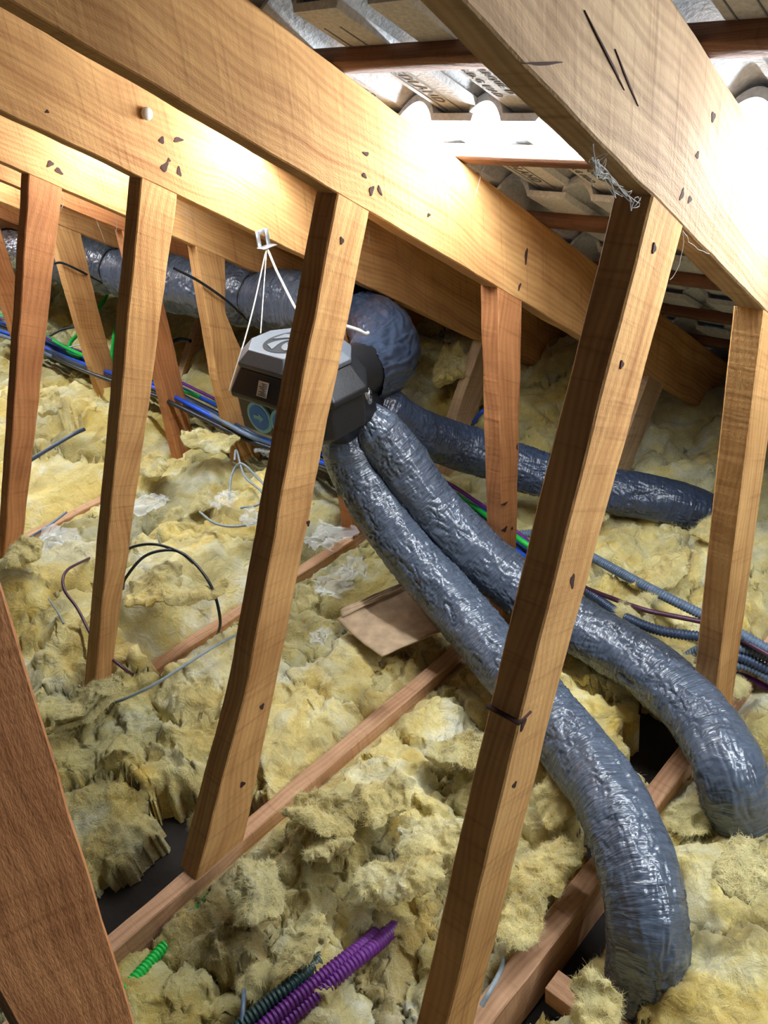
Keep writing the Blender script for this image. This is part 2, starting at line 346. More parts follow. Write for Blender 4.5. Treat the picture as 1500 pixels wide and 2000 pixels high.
TR = [K(1), K(2), K(3), K(4), K(4.56), K(5.5), K(6.5), K(7.5)]
ordn = ['nearest', 'second nearest', 'third nearest', 'fourth nearest', 'fifth nearest', 'sixth nearest', 'seventh nearest', 'farthest']
rdesc = ['broad weathered sloping rafter crossing the upper right corner, split along its grain',
         'broad sloping rafter running from top left down past the bright light strip',
         'warm orange rafter carrying the small steel hanging bracket',
         'lower orange rafter just beneath and behind the one with the white cocoon',
         'shaded rafter seen in the gap behind the left hand struts, above a lit lower rafter',
         'lit lower rafter glimpsed behind the far left struts above the grey duct',
         'second farthest rafter, glimpsed at the left edge',
         'farthest rafter, hardly seen at the left edge']
rmat = ['pine_grey', 'pine', 'pine', 'pine', 'pine_red', 'pine', 'pine_red', 'pine_red']
rafters = []
for i, v in enumerate(TR):
    u0, u1 = -1.0, 2.95
    o = timber('rafter', [(u0, zb(u0)), (u1, zb(u1))], [(u0, zb(u0)+DEP), (u1, zb(u1)+DEP)], v, 0.045, M[rmat[i]], None, rdesc[i], 'rafter', 'rafters of the roof', seed=i+1, wob=0.002)
    rafters.append(o)
jdesc = ['ceiling joist at bottom right with the duct draped over it', 'long ceiling joist running up from the lower left under the tall central strut',
         'partly buried ceiling joist behind the tall central strut, black cable loop beside it', 'buried ceiling joist hidden below the yellow wool mounds',
         'ceiling joist surfacing at the left between two yellow mounds', 'short length of ceiling joist at far left beside a dark blue cable',
         'buried far ceiling joist below the cable bundle', 'farthest buried ceiling joist']
JDROP = [0, 0, 0, -0.03, 0, -0.0, -0.05, -0.05]
for i, v in enumerate(TR):
    zt = JDROP[i]
    timber('ceiling_joist', [(-0.35, zt), (2.6, zt)], [(-0.35, zt-0.115), (2.6, zt-0.115)], v, 0.038 if i else 0.042, M['pine_pink'], None, jdesc[i], 'joist', 'ceiling joists', seed=20+i, wob=0.0022)
# long struts leaning towards the ridge
pdesc = ['tall leaning strut right of centre, standing nearest, with a dark saw cut low down', 'tall leaning strut in the centre, in front of the black fan unit',
         'tall leaning strut at left standing behind the black cable loop', 'tall leaning strut at the far left edge rising from a yellow wool lump',
         'leaning strut outside the left edge', 'leaning strut beyond the left edge']
P = {0: ([(1263, 433), (1183, 743), (1041, 1300), (873, 2000)], [(1325, 480), (1253, 750), (1101, 1300), (936, 1960)], 'pine', 0.05),
     1: ([(645, 460), (602, 683), (481, 1347), (397, 1664)], [(722, 420), (645, 800), (548, 1300), (485, 1599)], 'pine', 0.055),
     2: ([(277, 350), (245, 680), (186, 1333)], [(346, 385), (296, 760), (216, 1333)], 'pine', 0.05),
     3: ([(57, 345), (10, 1060)], [(122, 370), (45, 1060)], 'pine_red', 0.045)}
PO = {}; QO = {}
for i, (Lp, Rp, mt, th) in P.items():
    v = TR[i]; L = np.array(px_line(Lp, v)); R = np.array(px_line(Rp, v))
    # carry both edges up to the rafter's underside and down to the joist top
    def ext(E):
        d = E[0]-E[1]; k = (zb(E[0][0])-E[0][1])/(d[1]+TP*d[0]); top = E[0]+d*k
        d2 = E[-1]-E[-2]; k2 = (JDROP[i]-E[-1][1])/d2[1]; bot = E[-1]+d2*k2
        return np.vstack([top, E[1:-1], bot])
    PO[i] = timber('roof_strut', ext(L), ext(R), v, th, M[mt], None, pdesc[i], 'strut', 'leaning roof struts', seed=40+i, wob=0.0022)
for i in (4, 5, 6):
    v = TR[i]
    if i == 4: continue
    timber('roof_strut', [(0.98, zb(0.98)), (0.44, 0)], [(1.07, zb(1.07)), (0.53, 0)], v, 0.045, M['pine_red'], None, 'leaning roof strut out at the far left, %s' % ('nearer of the two' if i == 5 else 'farther of the two'), 'strut', 'leaning roof struts', seed=40+i)
# upright struts nearer the eaves
qdesc = ['upright strut at the right edge, standing behind the ducts and black conduits', 'upright strut right of centre with a torn notch and dark knots low down',
         'upright strut mostly hidden behind the central leaning strut and the fan unit', 'upright strut with waney edge left of the fan unit, black tie round it',
         'upright strut behind the left leaning strut, in shadow', 'upright strut at left with black tie to the duct, waney edge', 'upright strut at far left, foot among the cables', 'farthest upright strut at the left edge']
Q = {0: ([(1490, 635), (1401, 1340)], [(1530, 640), (1435, 1340)]), 1: ([(973, 570), (981, 1056)], [(1020, 600), (1009, 1060)]),
     3: ([(382, 480), (425, 740), (469, 920)], [(440, 515), (441, 610), (474, 690), (513, 904)])}
for i, v in enumerate(TR):
    if i in Q:
        L = np.array(px_line(Q[i][0], v)); R = np.array(px_line(Q[i][1], v))
    elif i == 5:
        L = np.array([(1.49, 0.84), (1.485, 0.4), (1.49, 0.0)]); R = np.array([(1.60, 0.75), (1.585, 0.52), (1.575, 0.0)])
    else:
        L = np.array([(1.46, 0.85), (1.455, 0.3), (1.45, 0.0)]); R = np.array([(1.55, 0.8), (1.545, 0.3), (1.535, 0.0)])
    def ext(E):
        d = E[0]-E[1]; k = (zb(E[0][0])-E[0][1])/(d[1]+TP*d[0]); top = E[0]+d*k
        d2 = E[-1]-E[-2]; k2 = (JDROP[i]-E[-1][1])/d2[1]; bot = E[-1]+d2*k2
        return np.vstack([top, E[1:-1], bot])
    QO[i] = timber('roof_strut', ext(L), ext(R), v, 0.048 if i else 0.05, M['pine_red' if i in (1, 2, 4, 6) else 'pine'], None, qdesc[i], 'strut', 'upright roof struts', seed=60+i, wob=0.0025 if i else 0.0007)
# short webs near the eaves
for i, (v, lab) in enumerate(zip([TR[1], TR[2], TR[3], TR[4], TR[5]], ['short web timber standing behind the nearest leaning strut, above the far duct', 'short web timber just left of the upright strut right of centre, in the wool',
        'short web timber behind the fan unit', 'short dark web timber under the left duct beside the green cable', 'short light web timber at left beneath the duct'])):
    timber('eaves_web', [(2.13, zb(2.13)), (1.82, JDROP[i+1])], [(2.23, zb(2.23)), (1.925, JDROP[i+1])], v, 0.04, M['pine_grey'], None, lab, 'strut', 'short webs by the eaves', seed=80+i)
# near hanger at the left edge
vG = TR[0]-0.0
g = np.array(px_line([(0, 1893), (28, 2000), (0, 1130), (265, 2000)], vG))
timber('roof_hanger', [(0.045, zb(0.045)), (0.019, 0.78), (-0.01, 0.0)], [(0.152, zb(0.152)), (0.131, 1.143), (0.094, 0.686), (0.06, 0.0)], vG, 0.05, M['pine_red'], None,
       'wide near upright timber slanting across the bottom left corner', 'strut', seed=99)
# short timber at the foot of the frame
tag(bevel(mesh('timber_offcut', box_pts((0.70, 0.30, -0.052), (0.042, 0.34, 0.045)), BOXF, M['pine_pink'], smooth=False, uv=[(p[1], p[0]+p[2]) for p in box_pts((0, 0, 0), (0.042, 0.34, 0.045))]), 0.002), 'short timber offcut butting the nearest joist at the bottom edge', 'timber')

# battens
NB = np.array([TP, 0, 1.0])/math.hypot(TP, 1); DS = np.array([1, 0, -TP])/math.hypot(TP, 1)
def roof(u, off=0.0, v=0.0): p = np.array([u, v, zb(u)+DEP]); return p+NB*off
bat_u = [1.335+0.284*k for k in range(-5, 7)]
bw = {3: 'batten just above the lettered tile undersides at top', 5: 'batten directly below the glowing light strip'}
for k, u in enumerate(bat_u):
    pts = []; N = 44
    for j in range(N):
        vv = -1.35+8.2*j/(N-1); w1, w2 = 0.0015*noise3(np.array([[j*0.7, k*3.3, 0.5], [j*0.7, k*3.3, 4.5]]))
        for ds, off in ((-0.019, 0.0005), (0.019, 0.0005), (0.019, 0.025), (-0.019, 0.025)):
            pts.append(roof(u, off+w1, vv)+DS*(ds+w2))
    F = [(i*4+q, i*4+(q+1) % 4, (i+1)*4+(q+1) % 4, (i+1)*4+q) for i in range(N-1) for q in range(4)]+[(3, 2, 1, 0), tuple((N-1)*4+q for q in range(4))]
    uv = [(-1.35+8.2*(i//4)/(N-1), (0, 0.038, 0.063, 0.101)[i % 4]+k) for i in range(len(pts))]
    lab = {4: 'tile batten crossing the top, just above the lettered tile undersides', 5: 'tile batten right below the glowing light strip', 6: 'tile batten one row below the light strip, in shade'}.get(k, 'tile batten %s' % {0: 'highest of all, beyond the top of the frame', 1: 'second highest, above the frame', 2: 'third highest, near the top edge', 3: 'among dark tile rolls in the top edge of the frame', 7: 'two rows below the light strip, beside the nearest strut', 8: 'three rows below the light strip', 9: 'four rows below the strip, in the dark', 10: 'close to the eaves', 11: 'lowest, right at the eaves'}.get(k, ''))
    o = mesh('tile_batten', pts, F, M['batten'], smooth=False, uv=uv, origin=roof(u, 0, 0)); tag(o, lab, 'batten', 'tile battens'); bevel(o, 0.0015, 1)

# roof tiles (double roll profile), seen from below
TW, TLn = 0.300, 0.418
def tile_profile(y):                       # height of the underside across the tile
    z = np.zeros_like(y)
    for c in (0.125, 0.275):
        d = np.abs(y-c)/0.040; z = np.maximum(z, np.where(d < 1, 0.034*np.cos(d*np.pi/2)**0.8, 0))
    return z
def tile_mesh():
    y = np.unique(np.r_[np.linspace(-0.004, TW+0.006, 40), np.linspace(0.08, 0.17, 22), np.linspace(0.23, 0.306, 18)]); n = len(y)
    xs = np.array([0, 0.02, 0.06, 0.2, 0.34, TLn]); z = tile_profile(y)
    V = []; 
    for x in xs:
        lift = 0.004+x*0.075
        for q in range(n): V.append((x, y[q], z[q]+lift))
    for x in xs:
        lift = 0.004+x*0.075
        for q in range(n): V.append((x, y[q], z[q]*1.05+lift+0.013))
    m = len(xs); off = m*n; F = []
    for i in range(m-1):
        for j in range(n-1):
            a = i*n+j; F.append((a, a+1, a+n+1, a+n)); F.append((off+a, off+a+n, off+a+n+1, off+a+1))
    for j in range(n-1):
        F.append((j, off+j, off+j+1, j+1)); a = (m-1)*n+j; F.append((a, a+1, off+a+1, off+a))
    for i in range(m-1):
        a = i*n; F.append((a, a+n, off+a+n, off+a)); a = i*n+n-1; F.append((a, off+a, off+a+n, a+n))
    me = bpy.data.meshes.new('roof_tile'); me.from_pydata(V, [], F); me.materials.append(M['tile']); me.update()
    return me
def text_mesh(txt, size, ext=0.0006):
    c = bpy.data.curves.new('txt', 'FONT'); c.body = txt; c.size = size; c.extrude = ext; c.space_character = 1.18; c.shear = 0.12; c.offset = 0.0003
    o = bpy.data.objects.new('txt', c); COL.objects.link(o); dg = bpy.context.evaluated_depsgraph_get(); dg.update()
    me = bpy.data.meshes.new_from_object(o.evaluated_get(dg)); bpy.data.objects.remove(o); bpy.data.curves.remove(c)
    return me
SLP = math.atan(0.075)
# lettering: reads along the slope, seen from underneath (x right = down the slope, y up = -v, facing down)
def letter_parts():
    out = []
    specs = [('REDLAND', 0.029, 0.176, 0.064, M['tile_text_shaded']), ('MARQUE D', 0.019, 0.185, 0.196, M['tile_text_shaded']), ('S.G.D.G MAD', 0.019, 0.178, 0.226, M['tile_text_shaded'])]
    for txt, size, x, y, mt in specs:
        me = text_mesh(txt, size); me.materials.clear(); me.materials.append(mt)
        Mx = Matrix.Translation((x, y, 0.0040+x*0.075-0.0004)) @ Matrix.Rotation(-SLP, 4, 'Y') @ Matrix(((1, 0, 0, 0), (0, -1, 0, 0), (0, 0, -1, 0), (0, 0, 0, 1)))
        me.transform(Mx); out.append(('lettering', me))
    # two raised rules around the large lettering
    V = []; F = []
    for yy in (0.036, 0.070):
        b0 = len(V)
        for (x, dz) in ((0.05, 0), (0.36, 0)):
            for (dy, dd) in ((0, 0), (0, -0.0012), (0.0016, -0.0012), (0.0016, 0)): V.append((x, yy+dy, 0.004+x*0.075+dd))
        F += [(b0, b0+1, b0+5, b0+4), (b0+1, b0+2, b0+6, b0+5), (b0+2, b0+3, b0+7, b0+6)]
    me = bpy.data.meshes.new('border_rule'); me.from_pydata(V, [], F); me.materials.append(M['tile_line']); me.update(); out.append(('border_rule', me))
    return out
TM = tile_mesh(); LP = letter_parts()
BASIS = Matrix(((DS[0], 0, NB[0]), (DS[1], 1, NB[1]), (DS[2], 0, NB[2]))).to_4x4()
for ci in range(0, 12):                    # courses
    u = bat_u[0]+0.284*ci
    head = roof(u, 0.0117)-DS*(0.130)
    for ri in range(-8, 20):
        v0 = 0.988+0.30*ri+(0.0)
        if not (-1.4 < v0 < 6.7): continue
        p = Vector((head[0], v0, head[2]))
        o = bpy.data.objects.new('roof_tile', TM); COL.objects.link(o); o.matrix_world = Matrix.Translation(p) @ BASIS
        near = ci in (2, 3, 4, 5) and ri in (-3, -2, -1, 0, 1, 2, 3, 4)
        if ci == 4 and ri == 0: lab = 'pale roof tile underside marked REDLAND between the two nearest rafters, above the glowing strip'
        elif ci == 4 and ri == -1: lab = 'roof tile underside right of the fully lettered one, half behind the nearest rafter'
        elif ci == 4 and ri == -2: lab = 'roof tile underside at the top right corner marked with large lettering'
        else:
            lab = 'double roll concrete roof tile, underside seen between the rafters, %s' % ('one course above the glowing strip' if ci == 4 else 'in the shaded courses above the upper batten' if ci < 4 else 'in the shaded courses below the glowing strip')
        tag(o, lab, 'roof tile', 'roof tiles %s' % ('above the batten' if ci < 4 else 'beside the strip' if ci == 4 else 'towards the eaves'))
        if near:
            for nm, me in LP:
                c = bpy.data.objects.new(nm, me); COL.objects.link(c); c.parent = o

# LED strip on the batten layer
sp = roof(1.301, 0.008)
V, F, uv = tube_mesh(np.array([[sp[0], vv, sp[2]] for vv in np.linspace(-1.3, 6.6, 60)]), np.full(60, 0.0055), 10, np.linspace(0, 7, 60))
tag(mesh('light_strip', V, F, M['led'], uv=uv, origin=(sp[0], 0, sp[2])), 'glowing white light strip running along the batten under the tiles', 'light')

# ---------------------------------------------------------------- insulation
# seeds: pixel x, y, height, radius weight, tint, label (None = gap)
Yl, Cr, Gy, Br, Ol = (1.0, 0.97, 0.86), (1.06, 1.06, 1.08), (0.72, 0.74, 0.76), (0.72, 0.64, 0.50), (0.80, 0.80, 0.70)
SEEDS = [
 # bay nearest the camera
 (1420, 1660, .10, Yl, 'big smooth yellow insulation batt filling the bottom right corner, upper part'),
 (1400, 1880, .13, Yl, 'big smooth yellow insulation batt at the very bottom right corner'),
 (1130, 1830, -.12, None, None), (1180, 1740, -.12, None, None), (1090, 1930, -.12, None, None),
 (1165, 1985, -.05, Yl, 'ragged yellow wool clump at the bottom beside the buried duct end'),
 (1365, 1580, -.01, Cr, 'pale folded wool clump between the two duct ends, by the nearest joist'),
 (1480, 1400, -.01, Gy, 'greyish wool lump at right under the black conduits'),
 (1620, 1500, .05, Yl, 'yellow insulation beyond the right edge'),
 (1480, 1310, -.12, None, None),
 # bay 1
 (330, 1960, -.02, Ol, 'dull olive insulation slab at the bottom left beside the slanting near timber'),
 (440, 1850, -.03, Br, 'brownish insulation scrap below the long joist at lower left'),
 (560, 1760, .03, Cr, 'pale torn wool lump just right of the green conduit at lower left'),
 (640, 1630, .06, Yl, 'curled yellow wool fold touching the long joist, bottom centre'),
 (620, 1880, .0, Cr, 'long pale wool flap hanging over the purple conduits'),
 (780, 1880, -.08, Br, 'dark brown wool in the hollow behind the purple conduits'),
 (740, 1720, .03, Yl, 'crumpled yellow wool mass left of the nearest leaning strut'),
 (810, 1560, .05, Yl, 'puckered yellow wool mound in the middle foreground'),
 (850, 1400, .03, Cr, 'grey and cream wool heap below the upper duct bend'),
 (930, 1480, .03, Gy, 'grey stained wool just left of the nearest leaning strut'),
 (870, 1860, -.02, Gy, 'grey and yellow wool scrap at the foot of the nearest leaning strut'),
 (1080, 1620, .04, Cr, 'cream wool mound right of the nearest leaning strut'),
 (1050, 1790, .02, Yl, 'lumpy yellow wool between the nearest strut and the joist'),
 (1120, 1500, .02, Yl, 'wool fringe tucked against the left side of the big duct'),
 (1180, 1370, .05, Yl, 'smooth speckled batt lying between the two ducts'),
 (1260, 1500, -.12, None, None), (1290, 1440, -.1, None, None),
 (1160, 1290, .04, Yl, 'speckled batt corner beneath the second duct'),
 (1250, 1170, .07, Yl, 'yellow wool ridge right of the nearest strut, above the black conduit'),
 (1340, 1260, .04, Yl, 'golden wool lump left of the right hand upright strut'),
 (1480, 1180, .06, Cr, 'pale wool at the right edge beyond the upright strut'),
 # bay 2
 (190, 1420, .03, Ol, 'layered grey slab end beside the foot of the left leaning strut'),
 (230, 1600, .0, Gy, 'large flat dirty grey-green batt at lower left beside the near timber'),
 (330, 1690, -.12, None, None), (290, 1770, -.12, None, None), (370, 1620, -.10, None, None),
 (370, 1450, .06, Yl, 'rounded yellow wool mound left of the central strut'),
 (420, 1330, .04, Cr, 'pale wool ridge crossed by the thin grey cable'),
 (600, 1400, .04, Cr, 'cream coloured wool bank right of the central strut'),
 (690, 1290, .05, Yl, 'flat dusty yellow batt in front of the cardboard sheet'),
 (600, 1220, .03, Ol, 'dark yellow wool curl with clear film scraps, right of the central strut'),
 (800, 1330, .01, Br, 'brown torn wool under the cardboard edge'),
 (720, 1150, .0, Ol, 'sooty wool behind the cardboard sheet'),
 (930, 1350, -.02, Br, 'dirty wool in the shadow under the big duct'),
 (1000, 1250, .02, Yl, 'wool wedge between the two ducts by the nearest strut'),
 (1250, 1060, .08, Yl, 'broad greenish yellow batt right of the nearest strut, under the far duct'),
 (1400, 1050, .10, Cr, 'pale greenish batt crossing behind the right hand upright strut'),
 (1060, 1000, .02, Ol, 'shaded wool behind the upright strut with the notch'),
 (860, 960, .0, Gy, 'shaded wool under the blue cables'),
 # bay 3
 (30, 1110, .17, Yl, 'rounded yellow wool lump at the left edge under the far left strut'),
 (110, 1240, .08, Yl, 'deep yellow wool mass at left, a black cable half buried in it'),
 (290, 1190, .12, Yl, 'large yellow batt with a torn lip under the black cable loop'),
 (420, 1090, .12, Cr, 'pale thick wool mound left of the central strut'),
 (130, 1060, .02, Gy, 'grey wool under the clear film at left'),
 (470, 980, .11, Yl, 'tufted wool holding the coiled grey cable'),
 (370, 960, .05, Gy, 'grey-green crumpled wool by the clear film, behind the left leaning strut'),
 (640, 1010, .02, Gy, 'shadowed wool behind the central strut'),
 # bay 4+
 (120, 970, .05, Yl, 'smooth pale yellow batt at left between two joists'),
 (330, 900, .10, Yl, 'folded wool roll behind the left leaning strut'),
 (400, 850, .13, Ol, 'thick greyish wool flap beside the waney upright strut'),
 (250, 820, .12, Ol, 'rumpled grey wool pile in the middle distance at left'),
 (90, 790, .16, Yl, 'yellow rolled wool end beside the far left strut'),
 (170, 720, .12, Gy, 'pale grey wool tuft beneath the cable bundle'),
 (60, 690, .08, Gy, 'distant wool at the left edge'),
 (300, 720, .05, Ol, 'wool under the cable bundle, middle distance'),
 (500, 860, .06, Gy, 'wool beneath the fan unit'),
 # far / eaves
 (220, 620, .16, Yl, 'distant yellow wool below the left duct'),
 (370, 650, .18, Ol, 'distant wool slab behind the waney upright strut'),
 (130, 590, .14, Ol, 'far wool heap at the eaves at left'),
 (20, 600, .12, Gy, 'farthest wool by the eaves at the left edge'),
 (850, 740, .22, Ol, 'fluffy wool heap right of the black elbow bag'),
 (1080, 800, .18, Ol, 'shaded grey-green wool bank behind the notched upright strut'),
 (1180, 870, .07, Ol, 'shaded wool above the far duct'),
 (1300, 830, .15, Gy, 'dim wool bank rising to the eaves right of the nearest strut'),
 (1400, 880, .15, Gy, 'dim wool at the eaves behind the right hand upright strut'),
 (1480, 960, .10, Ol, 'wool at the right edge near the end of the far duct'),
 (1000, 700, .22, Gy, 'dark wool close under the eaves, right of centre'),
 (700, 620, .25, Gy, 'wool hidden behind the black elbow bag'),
]
SD = np.array([at_z(s[0], s[1], s[2])[:2] for s in SEEDS]); SZ = np.array([s[2] for s in SEEDS])
NS = len(SEEDS)
vis = {0: (0.3, 1.9), 1: (0.0, 1.45), 2: (0.72, 1.75), 4: (0.7, 1.50), 5: (0.9, 1.30)}
def field(U, Vv):
    """returns owner, edge distance, base height"""
    pts = np.stack([U, Vv, np.zeros_like(U)], 1)
    wx = U+0.050*fbm(pts*7, 3)+0.012*fbm(pts*40, 2); wy = Vv+0.050*fbm(pts*7+50, 3)+0.012*fbm(pts*40+50, 2)
    D = np.sqrt((wx[:, None]-SD[None, :, 0])**2+(wy[:, None]-SD[None, :, 1])**2)
    idx = np.argpartition(D, 1, axis=1)[:, :2]; r = np.arange(len(U))
    d0, d1 = D[r, idx[:, 0]], D[r, idx[:, 1]]; sw = d1 < d0
    own = np.where(sw, idx[:, 1], idx[:, 0]); f1 = np.minimum(d0, d1); f2 = np.maximum(d0, d1)
    W = np.exp(-(D/0.16)**2)+1e-9; z = (W*np.maximum(SZ, -0.06)[None]).sum(1)/W.sum(1)
    return own, (f2-f1)*0.5, z
def smooth(a, b, x): t = np.clip((x-a)/(b-a), 0, 1); return t*t*(3-2*t)
M['fibre'] = simple('wool_fibre', (226, 214, 160), 0.95, spec=0.1)
def fibres(par, vv, ff, n, seed, tint):
    rg = np.random.default_rng(seed); a, b, c = vv[ff[:, 0]], vv[ff[:, 1]], vv[ff[:, 3]]
    nr = np.cross(b-a, c-a); ar = np.linalg.norm(nr, axis=1)+1e-12; nr = nr/ar[:, None]; nr = nr*np.sign(nr[:, 2:3]+1e-6)
    k = rg.choice(len(ff), n, p=ar/ar.sum()); u_, v_ = rg.random((2, n, 1))
    p = a[k]+(b[k]-a[k])*u_+(c[k]-a[k])*v_; nn = nr[k]
    fl = np.stack([noise3(p*9+q*31) for q in range(3)], 1)+0.55*rg.normal(size=(n, 3)); fl -= nn*(fl*nn).sum(1)[:, None]; fl /= np.linalg.norm(fl, axis=1)[:, None]
    ln = rg.uniform(0.005, 0.016, (n, 1)); lift = rg.uniform(0.0, 0.35, (n, 1)); sd = np.cross(nn, fl); cv = rg.normal(size=(n, 1))*0.3
    w_ = 0.00022; V = []; m = 4
    for q in range(m):
        t = q/(m-1); c_ = p+nn*0.0006+fl*ln*t+nn*ln*lift*math.sin(t*2.2)+sd*ln*cv*t*t; wd = w_*(1-0.7*t)
        V.append(c_+sd*wd); V.append(c_-sd*wd)
    V = np.stack(V, 1).reshape(-1, 3); base = (np.arange(n)*2*m)[:, None]
    F = np.concatenate([base+np.array([2*q, 2*q+1, 2*q+3, 2*q+2]) for q in range(m-1)])
    o = mesh('loose_fibres', V, F, M['fibre'], par); o['kind'] = 'stuff'; o.color = tint
def build_wool():
    regions = [(0.0, 2.0, -0.15, 1.95, 0.0055), (0.3, 3.0, -0.15, 6.9, 0.0115)]
    # near cells on a fine grid, far ones on a coarser grid
    for gi, (x0, x1, y0, y1, st) in enumerate(regions):
        xs = np.arange(x0-0.3, x1+0.2, st); ys = np.arange(y0, y1, st)
        U, Vv = np.meshgrid(xs, ys, indexing='ij'); sh = U.shape; U = U.ravel(); Vv = Vv.ravel()
        own, ed, z = field(U, Vv)
        is_near = np.array([(SD[k][0] < 1.85 and SD[k][1] < 1.75) for k in range(NS)])
        pts = np.stack([U, Vv, np.zeros_like(U)], 1)
        eave = smooth(2.25, 2.75, U+0.08*fbm(pts*3, 2)); z = z+eave*0.10
        # rolling lumps, folded sheets, small tufts
        wq = pts*np.array([1, 1, 1.0]); warp = np.stack([fbm(wq*5+3, 3), fbm(wq*5+31, 3), np.zeros_like(U)], 1)
        lump = 0.040*fbm(wq*5.0, 3)
        ph = 3.4*fbm(wq*2.6+12, 2)+0.30*fbm(wq*14+5, 4); fr = ph-np.floor(ph); flap = np.where(fr < 0.9, fr/0.9, (1-fr)/0.1)
        lump = lump+0.030*(flap-0.5)*np.clip(0.5+1.2*fbm(wq*3+77, 2), 0, 1)
        fold = 0.015*(ridge(wq*np.array([9, 9, 1])+warp*2.0, 2)-0.45)
        cre = -0.012*np.clip(ridge(wq*np.array([16, 13, 1])+warp*2.4+7, 2)-0.52, 0, 1)*2
        tuft = 0.0028*fbm(wq*60, 3)
        calm = np.array([0.35 if (s[5-1] and ('smooth' in s[4] or 'flat' in s[4])) else 1.0 for s in SEEDS])[own]
        cm = 0.45+0.75*smooth(-0.25, 0.35, fbm(pts*3.1+140, 2))
        h = z+(lump*1.1+(fold+cre)*cm)*calm+tuft*cm
        r = 0.060; e = np.clip(ed/r, 0, 1); h = h-0.060*(1-np.sqrt(np.clip(1-(1-e)**2, 0, 1)))*np.clip(0.55+1.3*fbm(pts*4+80, 2), 0.1, 1.3)
        # timbers that stay clear of the wool
        for ji, (ua, ub) in vis.items():
            vj = TR[ji]; c = vj+0.020; dj = np.abs(Vv-c)-0.020
            inside = smooth(ua-0.06, ua, U)*(1-smooth(ub, ub+0.06, U))
            lim = -0.035+1.1*np.clip(dj-0.006-0.008*fbm(pts*30, 2), 0, 1)
            h = np.where(inside > 0.5, np.minimum(h, np.maximum(lim, -0.118)), h)
        h = np.minimum(h, ZB+DEP-TP*U-0.03)
        # sideways crumple gives overhanging folds
        k = 0.016
        q = np.stack([U, Vv, h*1.0], 1)
        X = U+k*fbm(q*18, 3)*calm; Y = Vv+k*fbm(q*18+40, 3)*calm; Z = np.maximum(h, -0.126)
        for ji, (ua, ub) in vis.items():      # no crumple into the clear joists
            vj = TR[ji]; near = (np.abs(Vv-vj-0.02) < 0.045) & (U > ua) & (U < ub); Y = np.where(near, Vv, Y)
        P3 = np.stack([X, Y, Z], 1)
        nx, ny = sh; I, J = np.meshgrid(np.arange(nx-1), np.arange(ny-1), indexing='ij')
        a = (I*ny+J).ravel(); quads = np.stack([a, a+ny, a+ny+1, a+1], 1)
        qo = own[quads[:, 0]]
        for sidx in range(NS):
            s = SEEDS[sidx]
            if s[3] is None or bool(is_near[sidx]) != (gi == 0): continue
            f = quads[qo == sidx]
            if len(f) < 60: continue
            used, inv = np.unique(f, return_inverse=True); ff = inv.reshape(-1, 4); vv = P3[used].copy()
            # skirt: pull the border down to the floor
            e1 = np.concatenate([ff[:, [0, 1]], ff[:, [1, 2]], ff[:, [2, 3]], ff[:, [3, 0]]]); es = np.sort(e1, 1)
            key = es[:, 0].astype(np.int64)*len(used)+es[:, 1]; uq, cnt = np.unique(key, return_counts=True)
            bset = set(uq[cnt == 1].tolist()); be = e1[np.isin(key, list(bset))]
            bv = np.unique(be); mp = {int(b): len(vv)+i for i, b in enumerate(bv)}
            low = vv[bv].copy(); cen = vv.mean(0); low[:, 2] = -0.128; low[:, :2] += (low[:, :2]-cen[:2])*0.02
            sk = np.array([[b, a_, mp[int(a_)], mp[int(b)]] for a_, b in be])
            vv = np.vstack([vv, low]); ff = np.vstack([ff, sk])
            o = mesh('insulation_batt', vv, ff, M['wool'], origin=(cen[0], cen[1], -0.128)); tag(o, s[4], 'insulation', 'mineral wool pieces')
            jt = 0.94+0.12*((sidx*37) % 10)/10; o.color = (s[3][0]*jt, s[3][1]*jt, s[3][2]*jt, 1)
            if gi == 0: fibres(o, vv, ff[:len(f)], int(min(9000, len(f)*1.3)), sidx, o.color)
build_wool()

